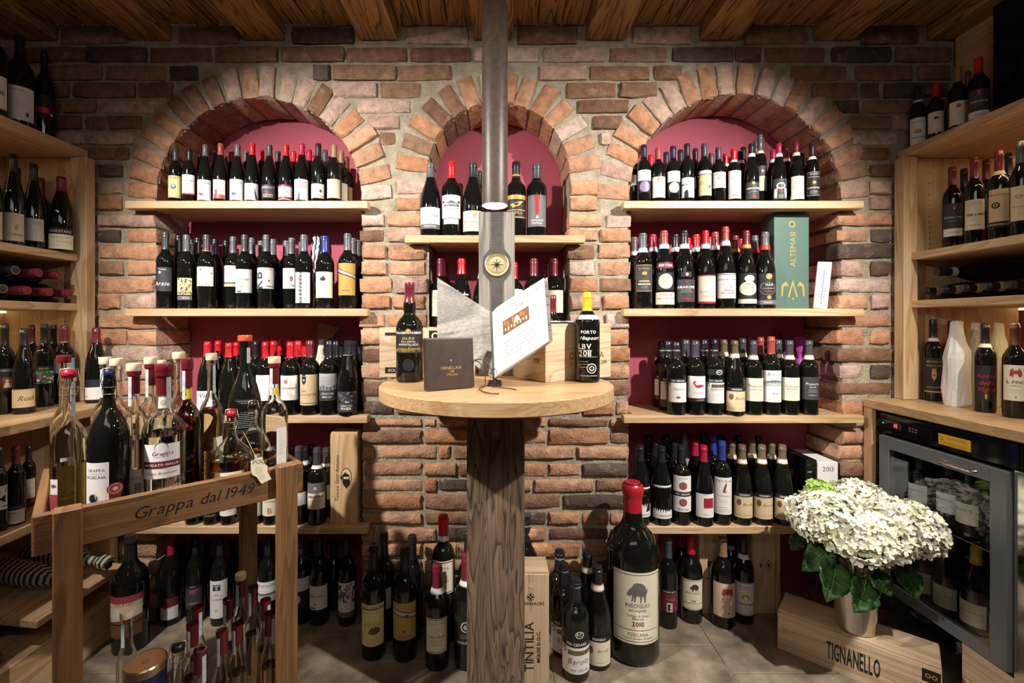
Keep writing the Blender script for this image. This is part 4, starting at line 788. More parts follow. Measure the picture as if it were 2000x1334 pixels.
fb(255, 1045, 1284, 'm', 'dk', 80, 'large dark bottle with sunset landscape label on the floor', [lb(1166, 1219, 'pe', r(-1, 0, 1, .25, 'rs'), r(-1, .25, 1, .45, 'pe'), r(-1, .45, 1, .8, 'c'), t('SOLATIO', .3, .5, 'mr'), pg([(-1, .95), (0, .85), (1, .78), (1, 1), (-1, 1)], 'br'), h=58), lb(1221, 1246, 'br', h=58)])
fb(730, 1063.6, 1294, 'b', 'dk', 49, 'tall bottle with straw label and brown boar silhouette on the floor', [lb(1181, 1262, 'y', t('LAS VILLAS', .05, .8, 'k'), r(-1, .1, 1, .125, 'k'), t('zirico', .46, .7, 'gd', 0, .3), pg([(-.2, .6), (.0, .55), (.4, .54), (.6, .58), (.62, .66), (.4, .71), (.1, .72), (-.3, .69)], 'br'), g(.82, .5, 2, 'gd'))])
fb(791.5, 1067.6, 1297, 'b', 'dk', 50, 'bottle with gold label and purple sash in front of the brick', [lb(1178, 1250, 'gd', pg([(-1, .15), (1, .3), (1, .46), (-1, .3)], 'mr'), pg([(-1, .18), (1, .33), (1, .42), (-1, .27)], 'lg'), d(.2, .35, .16, 'mr', .8), pg([(-.1, .74), (.12, .74), (.01, .8)], 'k'), t('anno', .9, .4, 'br'))])
fb(866, 1006.5, 1262, 't', 'rd', 47, 'tall red capped bottle with cream framed label, tallest against the brick', [lb(1096, 1160, 'c', frame('mr', .03, .03), t('Tenuta', .2, .5, 'gy'), d(0, .42, .25, 'tn'), t('Garbi', .6, .5, 'k'), g(.75, .5, 2, 'gy'), h=56)], band=('w', 'lb', .80, .845), c0=.845)
fb(854, 1104.7, 1314, 'b', 'mr', 50, 'maroon capped bottle with cream framed Garbi label, foremost of its cluster', [lb(1208, 1276, 'c', frame('gd', .02, .035), t('Tenuta Sant Anna', .14, .8, 'gy', 0, .3), d(0, .32, .3, 'pe', .6), t('Maset Garbi', .52, .75, 'k'), g(.64, .6, 3, 'gy'), h=54)], band=('w', 'lb', .735, .79), c0=.79)
fb(911, 1083.5, 1313, 'b', 'mr', 50, 'bottle with ornate black label against the table pillar', [lb(1205, 1260, 'dk', d(0, .35, .4, 'lg'), d(0, .35, .3, 'k'), d(0, .35, .18, 'lg'), g(.62, .5, 3, 'lg'), t('AMARONE', .9, .7, 'lg'))], band=('w', 'lg', .735, .78), c0=.78)
fb(750, 1040, 1259, 'b', 'dk', 42, 'dark bottle half hidden behind the boar label bottle', [lb(1150, 1190, 'lg', h=50)])
fb(805, 1046, 1258, 'b', 'dk', 44, 'dark bottle half hidden behind the purple sash bottle')
fb(913, 1038, 1258, 'm', 'dk', 38, 'dark bottle in shadow behind the table pillar')
fb(1028, 1008, 1232, 'b', 'dk', 44, 'dark bottle behind the upright TINTILIA crate', [lb(1030, 1038, 'dk', t('PIO CESARE', .5, .9, 'w'), h=80)])
PCM = lambda dy: [lb(1252+dy, 1265+dy, 'dk', t('PIO CESARE', .5, .97, 'w', 0, 0, 1), h=75), lb(1265+dy, 1316+dy, 'w', crest(-.75, .16, .16, 'br', 'w'), r(-.5, .1, 1, .28, 'ol'), t('Barolo', .52, .6, 'gy', .1, .3), t('PIO CESARE', .86, .5, 'gy', .2), g(.68, .3, 1, 'lg'), h=75), lb(1232+dy, 1247+dy, 'k', d(.2, .5, .3, 'w', .8), d(.2, .5, .24, 'k', .8), t('PC', .5, .14, 'w', .2), h=60)]
fb(1093, 1073.6, 1250, 'b', 'dk', 50, 'PIO CESARE magnum furthest back, beside the TINTILIA crate', [lb(1096, 1104, 'dk', t('PIO CESARE', .5, .9, 'w'), h=80)])
fb(1101, 1099, 1289, 'b', 'dk', 50, 'PIO CESARE magnum in the middle of three by the TINTILIA crate', [lb(1121, 1129, 'dk', t('PIO CESARE', .5, .9, 'w'), h=80)]+PCM(-40))
fb(1124, 1129.7, 1336, 'b', 'dk', 56, 'PIO CESARE magnum standing foremost on the floor', [lb(1153, 1161, 'dk', t('PIO CESARE', .5, .9, 'w'), h=80)]+PCM(0))
fb(1147, 1076, 1256, 'g', 'dk', 50, 'sloping dark bottle with white neck strip behind the ODDERO magnum', (), band=WG)
fb(1167, 1104, 1313, 'g', 'dk', 54, 'sloping magnum bottle with cream ODDERO label on the floor', [lb(1243, 1254, 'dk', t('ODDERO', .5, .9, 'w', 0, 0, 1)), lb(1254, 1300, 'c', crest(-.6, .4, .2, 'br', 'gd'), t('Barolo', .36, .4, 'gy', .3, .3), g(.5, .4, 1, 'lg', .3), g(.85, .8, 1, 'gd'))], band=WG)
# the giant bottle
Yg = 1.645; o = bottle(1235.6, 941, Yg, 0, 'm', None, None, [lb(1117, 1256, 'c', frame('k', .03, .008), *boar(0, .27, .42, 'gy'), t('INSOGLIO', .46, .72, 'gy'), t('del cinghiale', .525, .34, 'gy'), t('Campo di Sasso', .60, .44, 'gy'), t('Bibbona', .64, .28, 'gy'), t('2010', .715, .36, 'mr', 0, 0, 1), r(-.92, .8, .92, .806, 'k'), t('TOSCANA', .865, .42, 'gy'), t('Tenuta Campo di Sasso', .915, .6, 'gy', 0, .3), h=54, x=2)], rawD=.186)
H = o.dimensions.z
bm_ = MB().lathe([(.033, H*.83), (.0335, H*.90), (.034, H*.925), (.0385, H*.935), (.039, H*.965), (.036, H*.985), (.025, H*1.002)], 24).obj('wax_seal', 'foil', o, smooth=40, col=hx('b41f30'))
thing(o, 'giant bottle with red wax seal and INSOGLIO wild boar label', 'bottle')
fb(1305, 1050, 1231, 'b', 'dg', 38, 'bottle with dark red label and woodcut picture beside the giant bottle', [lb(1153, 1160, 'dk', t('PODERE SETTE', .5, .9, 'w')), lb(1160, 1195, 'mr', t('Toscana', .3, .5, 'gd', .1, .2), r(-.3, .5, .25, 1, 'lg'), pg([(-.2, .6), (.1, .55), (.0, .8), (.2, .9), (-.2, .95)], 'k'))], z=0)
fb(1349.5, 1046, 1221, 'm', 'rd', 46, 'red capped magnum with small cream boar label', [lb(1133, 1191, 'c', frame('k', .03, .012), *boar(.1, .26, .4, 'dg'), t('INSOGLIO', .44, .6, 'gy'), g(.53, .4, 3, 'lg'), t('2010', .7, .2, 'mr'), r(-.85, .77, .85, .785, 'gy'), g(.84, .5, 2, 'lg'))])
fb(1411.5, 1049, 1231, 'm', 'gd', 51, 'gold capped magnum with peach label and red rearing horses', [lb(1140, 1206, 'pe', d(0.15, .24, .25, 'rs'), pg([(-.25, .2), (-.1, .12), (.0, .25), (-.1, .38), (-.3, .34)], 'rs'), pg([(.55, .2), (.4, .12), (.3, .25), (.4, .38), (.6, .34)], 'rs'), t('IL PINO', .45, .5, 'gy', .1), t('di Biserno', .52, .3, 'br', .1, .2), g(.65, .4, 2, 'lg'), d(.2, .87, .06, 'k'))])
fb(1452, 1044, 1222, 'm', 'dk', 43, 'black capped magnum with white BRUNELLO CAPANNA label on the floor', [lb(1139, 1202, 'w', frame('lb', .01, .03), t('BRUNELLO', .13, .75, 'gy'), t('DI MONTALCINO', .21, .6, 'gy'), d(-.05, .45, .34, 'gd', .9), d(-.05, .48, .2, 'w'), t('CAPANNA', .66, .8, 'k', 0, 0, 1), t('2008', .76, .15, 'gy'), g(.83, .6, 2, 'lg'))], band=('w', 'w', .735, .785))
for px, c, b2 in ((1331, 'rd', None), (1427, 'dk', WB)):
    thing(bottle(px, 1040, 1.937, 0, 'm', c, None, (), rawD=.070, band=b2), '%s capped magnum standing between two upright crates' % CAPN[c], 'bottle', 'bottles standing on the stone floor')
# ------------------------------------------------------------------ wooden crates
def crate(name, c, u, L_, W_, H_, label, z=0, mat='crate_', up=False, lid=False, group=None):
    """c = front lower corner, u = direction of the front edge; local x along the front, y to the rear"""
    a = math.atan2(u[1], u[0]); e = empty(name, (c[0], c[1], z), a); ax = 'z' if up else 'x'; th = .009
    bevbox('front_panel', 0, L_, 0, th, 0, H_, mat+ax, e, .001); bevbox('rear_panel', 0, L_, W_-th, W_, 0, H_, mat+ax, e, .001)
    bevbox('end_panel', 0, th, th, W_-th, 0, H_, mat+('z' if up else 'y'), e, .001); bevbox('end_panel', L_-th, L_, th, W_-th, 0, H_, mat+('z' if up else 'y'), e, .001)
    bevbox('base', th, L_-th, th, W_-th, 0, th, mat+'x', e, .001)
    if lid: bevbox('lid', .001, L_-.001, th*.5, W_-th*.5, H_-.0005, H_+th*.8, mat+'x', e, .0015)
    thing(e, label, 'crate', group)
    return e
def child(e, nm, i=0): return [c for c in e.children if c.name.split('.')[0] == nm][i]
def on_front(e, x, z, hw, h, items, L_=None):
    p = child(e, 'front_panel'); M = axes((x-p.location.x, -p.location.y-.0001, z-p.location.z), (1, 0, 0), (0, 0, 1)); return flat_print(p, M, hw, h, items)
e = crate('wine_crate', (.052, 1.418), (1, 0), .103, .10, .396, 'upright TINTILIA wine crate standing beside the table pillar', up=True, lid=True)
on_front(e, .050, .02, .045, .36, [d(-.1, .15, .25, 'k'), d(-.1, .15, .21, 'tn'), d(-.1, .135, .08, 'k'), d(-.1, .165, .08, 'k'), d(-.22, .15, .08, 'k'), d(.02, .15, .08, 'k'), t('TERRESACRE', .205, .85, 'k', .0), t('TINTILIA', .58, .43, 'k', -.2, 0, 0, 1), t('MOLISE D.O.C.', .58, .27, 'k', .46, 0, 1, 1), d(-.05, .05, .2, 'tn')])
e = crate('wine_crate', (.560, 1.846), (1, 0), .082, .13, .35, 'dim upright crate behind the dark red label bottle', up=True)
on_front(e, .035, .30, .035, .03, [r(-1, .1, 1, .9, 'dk'), t('PODERE SETTE', .5, .9, 'tn')])
e = crate('wine_crate', (.812, 1.846), (1, 0), .108, .13, .355, 'plain upright crate behind the gold capped magnum', up=True)
on_front(e, .05, .1, .045, .22, [d(.1, .12, .12, 'br'), d(.1, .12, .07, 'tn'), *[d(-.35+.12*(i % 4), .5+.03*(i//4), .09, 'br') for i in range(12)], t('VRE', .8, .3, 'k', -.3)])
e = crate('wine_crate', (1.026, 1.846), (1, 0), .113, .13, .355, 'upright crate printed TENUTA GUADO AL TASSO beside the flower crate', up=True)
on_front(e, .056, .0, .052, .35, [pg([(-.1, .44), (.18, .37), (.46, .44), (.18, .51)], 'k'), pg([(-.05, .44), (.18, .382), (.41, .44), (.18, .498)], 'tn'), r(.08, .415, .28, .465, 'br'), pg([(-.5, .41), (-.35, .42), (-.35, .46), (-.5, .47)], 'br'), t('TENUTA GUADO AL TASSO', .43, .42, 'k', .72, 0, 0, 1)])
# the crate under the flowers
e = crate('wine_crate', (1.008, 1.650), (.748, -.664), .428, .148, .134, 'TIGNANELLO wine crate lying flat under the potted hydrangea', lid=True)
on_front(e, .215, .015, .072, .105, [t('TIGNANELLO', .45, .98, 'k', 0, 0, 1)])
p = child(e, 'front_panel').children[0]; p.scale = (1, 1, 3.7); p.location.z = -.0058*3.7+.001
on_front(e, .404, .086, .021, .038, [r(-1, 0, 1, 1, 'dk'), d(-.35, .5, .3, 'gd'), d(-.35, .5, .18, 'dk'), d(.35, .5, .3, 'gd'), d(.35, .5, .18, 'dk')])
# crate under the fridge
e = crate('wine_crate', (1.462, 1.44), (.08, -1), .42, .4, .172, 'dim wooden crate carrying the wine fridge', lid=True)
on_front(e, .12, .04, .03, .08, [t('5', .5, .5, 'k')])
# tall box on the lowest shelf, green box and small things on the shelves
e = crate('gift_box', ((645-CX)*1.762/F, 1.762), (1, 0), .105, .085, .345, 'tall pine gift box with oval villa emblem at the end of the lowest shelf', z=.403, up=True, lid=True, mat='pine_')
on_front(e, .052, .03, .05, .29, [t('Tenuta Sant Antonio', .5, .62, 'k', -.5, .25, 0, 1), d(.2, .48, .42, 'k', 1.6), d(.2, .48, .37, 'tn', 1.65), pg([(-.1, .46), (.1, .42), (.45, .46), (.5, .58), (.2, .64), (-.05, .58)], 'k'), pg([(-.3, .49), (-.1, .46), (-.1, .53)], 'k'), r(.0, .48, .4, .51, 'tn')])
gb = thing(empty('gift_box', ((1512-CX)*1.79/F, 1.79, 1.233)), 'tall green gift box with gold ALTEMASI lettering beside the bottles', 'box')
w_ = 66*1.79/F; b_ = bevbox('box_body', 0, w_+.004, 0, .085, 0, .375, 'matt', gb, .001, hx('4d6a5f'))
flat_print(gb, axes((w_/2, -.0001, .02), (1, 0, 0), (0, 0, 1)), w_/2, .34, [t('ALTEMASI', .37, .40, 'gd', .1, 0, 0, 1), d(.05, .08, .2, 'gd'), d(.05, .08, .12, 'gr'), pg([(-.6, .92), (-.55, .78), (-.3, .74), (-.15, .80), (-.28, .79), (-.45, .80), (-.5, .9)], 'gd'), pg([(-.2, .92), (.1, .72), (.4, .92), (.3, .92), (.1, .77), (-.1, .92)], 'gd'), pg([(.8, .92), (.75, .78), (.5, .74), (.35, .80), (.48, .79), (.65, .80), (.7, .9)], 'gd'), d(.1, .94, .06, 'gd')])
th = thing(empty('thermometer', ((1606-CX)*1.80/F, 1.80, 1.2336), -.35), 'small white thermometer leaning on the brick at the shelf end', 'thermometer')
bb = bevbox('case', -.024, .024, -.006, .006, .001, .186, 'plastic_white', th, .003); bb.rotation_euler[1] = .09
flat_print(bb, axes((0, -.0062, -.085), (1, 0, 0), (0, 0, 1)), .02, .16, [r(-.05, .08, .05, .85, 'gy'), *[r(-.5, .12+i*.07, -.2, .13+i*.07, 'gy') for i in range(10)], *[r(.2, .12+i*.07, .5, .13+i*.07, 'rd' if i > 6 else 'gy') for i in range(10)], d(0, .9, .2, 'gd')])
for i, (x0, x1) in enumerate(((1574, 1588.5), (1589, 1597))):
    Yb = 1.772; b_ = bevbox('book', (x0-CX)*Yb/F, (x1-CX)*Yb/F, Yb+.004*i, 1.96, .4035, .4035+(.245-.004*i), 'black_gloss', bev=.0015)
    if i == 0: flat_print(b_, axes((0, -(1.96-Yb)/2-.0002, -.1225), (1, 0, 0), (0, 0, 1)), .012, .245, [t('Gambero', .62, .3, 'w', 0, 0, 1, 1), t('2014', .2, .7, 'lg')])
    thing(b_, 'black book standing upright beside the %s' % ('last ODDERO bottle' if i == 0 else 'white book'), 'book', 'books on the lowest shelf')
b_ = bevbox('book', (1597.5-CX)*1.772/F, (1637-CX)*1.772/F, 1.772, 1.955, .4035, .6365, 'plastic_white', bev=.0015)
flat_print(b_, axes((0, -.0917, -.1165), (1, 0, 0), (0, 0, 1)), .036, .23, [t('2013', .1, .6, 'gy'), t('e', .55, .3, 'gy'), g(.75, .3, 2, 'lg')])
thing(b_, 'thick white book dated 2013 standing behind the hydrangea', 'book', 'books on the lowest shelf')
# paper-wrapped bottles
def wrapped(name, px, top, Y, z, D, mat, label, col=None, H=None, X=None, seed=1, tail=True, group=None, prof=None):
    X = (px-CX)*Y/F if X is None else X
    H = H or CZ-(top-CY)*Y/F-z; q = random.Random(seed); Rd = D/2; n = 22
    pr = prof or [(.9, 0), (1.02, .03), (1.03, .3), (1.02, .6), (.85, .70), (.62, .78), (.5, .86), (.46, .94), (.4, 1), (.2, 1.0)]
    mb = MB(); vs = []; fs = []
    for j, (rr, f) in enumerate(pr):
        for i in range(n):
            a = 2*PI*i/n; k = 1+q.uniform(-.10, .06)*(1 if f > .02 else 0)+.05*math.sin(3*a+j)
            vs.append((Rd*rr*k*math.sin(a), -Rd*rr*k*math.cos(a), max(0, f*H+q.uniform(-.004, .004)*(f > .02))))
    for j in range(len(pr)-1):
        for i in range(n): k = (i+1) % n; fs.append((j*n+i, j*n+k, (j+1)*n+k, (j+1)*n+i))
    fs.append(tuple(range((len(pr)-1)*n, len(pr)*n))); fs.append(tuple(range(n))[::-1])
    mb.add(vs, fs); o = mb.obj(name, mat, smooth=None if mat == 'tissue' else 25, col=col); o.location = (X, Y, z+.0008)
    return thing(o, label, 'bottle', group)
FAN = [(.9, 0), (1.0, .03), (1.0, .5), (.8, .62), (.42, .70), (.36, .76), (.6, .88), (.9, .97), (.8, 1), (.3, .95)]
wrapped('wrapped_bottle', 620, 459, 1.935, 1.233, .05, 'zebra', 'bottle wrapped in zebra striped tissue behind the blue capped bottle', seed=3, prof=[(.9, 0), (1.0, .03), (1.0, .6), (.95, .75), (.9, .9), (.75, .97), (.4, 1)])
wrapped('wrapped_bottle', 627, 664, 1.91, .825, .05, 'tissue', 'bottle wrapped in ivory paper beside the maroon capped bottle', hx('d8d2bd'), seed=4)
pb_ = MB(); ps = [P(618, 661, 1.955), P(649, 661, 1.955), P(663, 640, 1.953), P(656, 638, 1.958), P(624, 629, 1.953), P(621, 634, 1.948)]
pk = MB(); pk.add([p+Vector((0, dy, 0)) for dy in (0, .012) for p in ps], [tuple(range(6)), tuple(range(6, 12))[::-1]]+[(i, i+6, (i+1) % 6+6, (i+1) % 6) for i in range(6)])
pk.box(*(P(620, 0, 1.955).x, P(640, 0, 1.955).x, 1.955, 1.967, .826, P(0, 661, 1.955).z)); thing(pk.obj('paper_bag', 'tissue', col=hx('9a8468')), 'crumpled brown paper bag standing up behind the ivory wrapped bottle', 'bag')
wrapped('wrapped_bottle', 1338, 849, 1.935, .403, .048, 'tissue', 'bottle wrapped in grey paper at the rear of the lowest shelf', hx('9a9794'), seed=5)
wrapped('wrapped_bottle', 1561, 659, 1.92, .825, .05, 'tissue', 'bottle wrapped in bright magenta tissue with a bunched top', hx('a02f92'), seed=6, prof=FAN)
wrapped('wrapped_bottle', 1532, 653, 1.945, .825, .042, 'tissue', 'bottle wrapped in dark purple tissue in the rear row', hx('5a2460'), seed=7, prof=FAN)

# ------------------------------------------------------------------ bottles in the side cabinets
def sb(px, top, X, z, kind, cap, wpx, label, labels=(), group=None, H=None, **k):
    Y = X*F/(px-CX); cs = Y/math.hypot(X, Y); D = wpx*Y/F*cs
    lim_ = 1.749 if (-1.635 > X-D/2 or X+D/2 > 1.59) and z < 1.8 else 1.768
    if z < 1.8 and ((X+D/2 > -1.642 and X-D/2 < -1.56) or (X-D/2 < 1.60 and X+D/2 > 1.53)): lim_ = 1.728
    if Y+D/2 > lim_: sc = (lim_-D/2)/Y; X, Y = X*sc, Y*sc
    o = bottle(px, top, Y, z, kind, cap, None, labels, rawD=D, rot=-math.atan2(X, Y)*.9, H=H, **k)
    return thing(o, label, 'bottle', group)
G1 = 'bottles on top of the trolley-side cabinet'
sb(39, 71, -1.72, 1.848, 'm', 'dk', 64, 'dark magnum with large white label on top of the cabinet', [lb(166, 232, 'w', t('PINO NERO', .12, .5, 'gy'), g(.45, .4, 3, 'lg', .2), crest(.5, .82, .1, 'dg', 'gy'))], G1)
sb(87, 99, -1.72, 1.848, 'm', 'dk', 44, 'dark bottle with black and red label on top of the cabinet', [lb(185, 232, 'dk', r(-1, .5, .5, .75, 'rd'), d(.7, .75, .15, 'pe'))], G1)
sb(-16, 30, -1.72, 1.848, 'm', 'dk', 70, 'dark magnum with white label cut off by the picture edge on the cabinet', [lb(140, 205, 'w', t('SEENE', .5, .6, 'dg', .2)), lb(206, 222, 'nv')], G1)
G2 = 'bottles on the upper shelf of the trolley-side cabinet'
sb(26, 302, -1.66, 1.44, 'g', 'dk', 50, 'burgundy bottle with cream label and gold swirl in the lit cabinet', [lb(415, 470, 'bg', g(.06, .4, 2, 'lg'), pg([(.15, .5), (.35, .38), (.5, .45), (.4, .6), (.2, .62)], 'gd'), t('J. Hofer', .76, .6, 'dg', .2, .3))], G2)
sb(66, 320, -1.66, 1.44, 'g', 'dk', 46, 'burgundy bottle with crinkled silver label in the lit cabinet', [lb(426, 470, 'si', r(-1, 0, -.1, 1, 'lg'), g(.15, .4, 3, 'gy', .4))], G2)
sb(120, 345.6, -1.65, 1.44, 'g', 'mr', 53, 'maroon capped burgundy bottle with PANIGAI label beside the cabinet post', [lb(445, 457, 'dk', t('KICKSTARZ', .5, .8, 'w')), lb(457, 486, 'c', t('BLAUBURGUNDER', .2, .7, 'gd'), t('PANIGAI', .5, .5, 'gd', .3), g(.75, .6, 2, 'gd'))], G2)
sb(-18, 300, -1.66, 1.44, 'g', 'dk', 54, 'burgundy bottle cut off by the picture edge in the lit cabinet', [lb(410, 465, 'bg')], G2)
sb(33, 328, -1.78, 1.44, 'b', 'dk', 40, 'dark rear bottle between the gold swirl and silver labels', (), G2); sb(80, 347, -1.76, 1.44, 'b', 'mr', 40, 'maroon capped rear bottle behind the silver label bottle', (), G2)
def lie(name, base, ang, kind, H, D, cap, label, group, band=None, tilt=0, rim=None):
    o = link('wine_bottle', body_mesh(kind, H, D, 'glass_dark')); v = Vector((math.cos(ang)*math.cos(tilt), math.sin(ang)*math.cos(tilt), math.sin(tilt)))
    o.rotation_mode = 'QUATERNION'; o.rotation_quaternion = v.to_track_quat('Z', 'Y'); o.location = base
    if cap: link('capsule', cap_mesh(kind, H, D, CAPS[kind]), o, hx(CAPC[cap]))
    if rim:
        MB().lathe([(D*.19, H*1.0005), (D*.19, H*1.002), (.001, H*1.0022)], 16, caps=False).obj('capsule_end', 'foil', o, col=hx(rim))
    if band:
        mb = MB(); mb.lathe([(rad_at(kind, .80, D/2)+.002, .80*H), (rad_at(kind, .86, D/2)+.002, .86*H)], 18, C[band], caps=False); mb.obj('neck_band', 'print', o, 40)
    return thing(o, label, 'bottle', group)
G3 = 'bottles lying on the trolley-side cabinet shelf'
for (y, z, wd) in ((1.700, 0, 'lower layer, nearest the brick wall'), (1.624, 0, 'lower layer, middle'), (1.548, 0, 'lower layer, furthest from the brick wall'), (1.662, .064, 'upper layer, nearer the brick wall'), (1.586, .064, 'upper layer, further from the brick wall')):
    lie('wine_bottle', (-1.888, y, 1.252+.0375+z), 0, 'b', .285, .073, 'mr', 'lying dark bottle, red capsule end, %s' % wd, G3, rim='b8352f')
lie('wine_bottle', (-1.888, 1.472, 1.2895), 0, 'b', .285, .073, 'dk', 'lying dark bottle, cork coloured capsule end, lower layer', G3, rim='9a8a70'); lie('wine_bottle', (-1.888, 1.510, 1.3535), 0, 'b', .285, .073, 'dk', 'lying dark bottle, cork coloured capsule end, upper layer', G3, rim='9a8a70')
G4 = 'bottles on the trolley-side counter'
sb(188, 641, -1.52, .88, 'g', 'mr', 46, 'maroon capped burgundy bottle with white and violet label before the brick', [lb(742, 757, 'nv'), lb(757, 781, 'w', r(-1, .7, -.6, .8, 'lg'))], G4)
sb(126, 634, -1.64, .88, 'b', 'mr', 44, 'maroon capped bottle by the cabinet post behind the grappas', [lb(700, 730, 'lb', h=70)], G4, band=('gd', 'mr', .775, .79))
sb(87, 634, -1.63, .88, 'b', 'dk', 42, 'dark bottle with colourful comic label behind the grappas', [lb(716, 725, 'dk', t('SANZ', .5, .7, 'gd', 0, 0, 1)), lb(725, 750, 'gn', paint(31, 0, 1, 40, ('w', 'y', 'bl', 'pk', 'gn')))], G4)
sb(47, 643, -1.575, .88, 'g', 'dk', 50, 'dark sparkling bottle with tan script label', [lb(761, 797, 'tn', t('Rudi', .5, .6, 'br', .2, .4), r(-1, .0, 1, .03, 'gd'))], G4)
sb(9, 634, -1.63, .88, 'b', 'dk', 44, 'dark bottle with portrait label at the picture edge', [lb(720, 765, 'dk', t('ALGEDO', .1, .7, 'lg'), r(-1, .45, -.2, .8, 'mr'), r(-.1, .4, .7, .85, 'br'), d(.3, .55, .15, 'pe'), pg([(.0, .85), (.15, .62), (.45, .62), (.6, .85)], 'pe'))], G4)
sb(104, 636, -1.80, .88, 'b', 'dk', 34, 'dark rear bottle between the comic label and the post', (), G4); sb(62, 636, -1.74, .88, 'b', 'mr', 36, 'dark rear bottle behind the sparkling bottle', (), G4)
G5 = 'bottles in the counter compartments'
sb(31, 871, -1.50, .556, 'b', 'mr', 40, 'maroon capped bottle with cream MERLOT label under the counter', [lb(988, 998, 'k', t('KICKSTARZ', .5, .7, 'gd')), lb(998, 1033, 'c', t('MERLOT', .22, .8, 'k'), t('Riserva', .45, .7, 'gd', .1, .3), g(.65, .7, 3, 'lg'))], G5)
sb(0, 872, -1.50, .556, 'b', 'dk', 34, 'bottle with big letter M label under the counter', [lb(951, 998, 'w', t('R I', .2, .6, 'k', .2), t('M', .55, .5, 'k', .2, 0, 1), r(.3, .85, 1, .9, 'gy'))], G5)
sb(56, 872, -1.60, .556, 'b', 'dk', 30, 'dim bottle with cream label at the rear under the counter', [lb(937, 984, 'bg', t('LANGHE', .4, .6, 'gy'), r(-1, .8, 1, 1, 'mr'))], G5)
G6 = 'striped paper wrapped bottles'
SP = [(.5, 0), (.95, .04), (1.0, .12), (1.02, .55), (.8, .66), (.5, .74), (.42, .80), (.36, .84), (.6, .9), (.62, .97), (.35, 1)]
for (y, z, x, lab) in ((1.66, .345, -1.72, 'upper of two bottles wrapped in striped paper under the counter'), (1.545, .35, -1.735, 'lower of two bottles wrapped in striped paper under the counter')):
    o = wrapped('wrapped_bottle', 0, 0, y, 0, .074, 'striped_paper', lab, H=.335, X=x, seed=int(z*100), group=G6, prof=SP); o.location = (x, y, z+(.008 if y > 1.6 else .0)); o.rotation_euler = (0, PI/2+.10, -.1)
for i, (y, x) in enumerate(((1.32, -1.76), (1.22, -1.78), (1.12, -1.78))):
    lie('wine_bottle', (x, y, .159+.0395), .05, 'b', .29, .078, 'dk', 'dark bottle lying on the counter plinth, %s' % ('deepest in', 'middle', 'nearest the picture edge')[i], 'bottles lying on the plinth', rim='3a3a3a')
for i, (y, x) in enumerate(((1.66, -1.80), (1.57, -1.80), (1.47, -1.80))):
    lie('wine_bottle', (x, y, .159+.0395), .0, 'b', .27, .076, 'dk', 'dark bottle lying on the plinth under the striped bottles, %s' % ('by the brick', 'second one', 'third one')[i], 'bottles lying on the plinth', rim='55504a')
# fridge-side cabinet
G7 = 'bottles on top of the fridge-side cabinet'
sb(1792, 171, 1.60, 1.846, 'b', 'dk', 34, 'half bottle with white CAPANNA label on top of the cabinet', [lb(229, 285, 'w', t('BRUNELLO', .15, .7, 'gy'), d(0, .5, .4, 'gd', .8), t('CAPANNA', .72, .8, 'k', 0, 0, 1), g(.85, .5, 1, 'lg'))], G7, band=('w', 'tn', .73, .775))
sb(1827.5, 165, 1.63, 1.846, 'b', 'rd', 36, 'red capped half bottle with cream label and dark emblem on the cabinet', [lb(217, 258, 'c', d(0, .3, .3, 'k', .6), g(.5, .5, 3, 'lg'), h=58)], G7)
sb(1871, 132.5, 1.63, 1.846, 'b', 'gd', 40, 'gold capped bottle with cream horse label on the cabinet', [lb(196, 242, 'c', d(0, .2, .25, 'rs'), g(.45, .4, 3, 'lg'))], G7)
sb(1911, 113, 1.635, 1.846, 'b', 'rd', 46, 'red capped bottle with black and white label on the cabinet', [lb(173, 215, 'dg', pg([(-.2, .05), (.1, .05), (.0, .3)], 'rd'), t('TIGNANO', .55, .8, 'w'), g(.7, .4, 1, 'lg')), lb(215, 229, 'w', t('MAZZEI', .5, .5, 'gy'))], G7)
sb(1890, 141, 1.70, 1.846, 'b', 'br', 30, 'brown capped bottle in shadow behind the gold capped one', (), G7)
G8 = 'bottles on the upper shelf of the fridge-side cabinet'
sb(1860, 325, 1.66, 1.445, 'b', 'mr', 41, 'maroon capped bottle with dark label nearest the cabinet post', [lb(397, 446, 'dg', crest(.1, .2, .12, 'rd', 'w'), t('BONACTOLI', .55, .85, 'w'), g(.7, .4, 1, 'lg')), lb(446, 461, 'w', t('MAZZEI', .5, .5, 'gy'))], G8)
sb(1903, 308, 1.66, 1.445, 'b', 'mr', 43, 'maroon capped bottle with pale SER LAPO label', [lb(389, 448, 'c', g(.06, .7, 3, 'gy'), t('SER LAPO', .5, .85, 'k', .1, 0, 1), g(.62, .4, 2, 'lg'), t('MAZZEI', .85, .4, 'gy'))], G8)
sb(1951, 294, 1.66, 1.445, 'b', 'mr', 46, 'bottle with beige NIPOZZANO label and black sun', [lb(368, 432, 'tn', t('NIPOZZANO', .18, .95, 'k'), d(-.35, .5, .36, 'k'), d(-.35, .5, .2, 'y'), d(-.35, .5, .12, 'k')), lb(432, 443, 'k', t('FRESCOBALDI', .5, .9, 'y', 0, 0, 1))], G8, band=('bg', 'bg', .73, .775))
sb(1993, 277, 1.66, 1.445, 'b', 'dg', 46, 'bottle with cream label and grey swirl at the picture edge', [lb(362, 430, 'c', d(-.2, .3, .3, 'gy', .6), d(-.2, .3, .2, 'c', .6), t('VILLA PONTORO', .6, .8, 'gy'), g(.8, .5, 1, 'lg'))], G8)
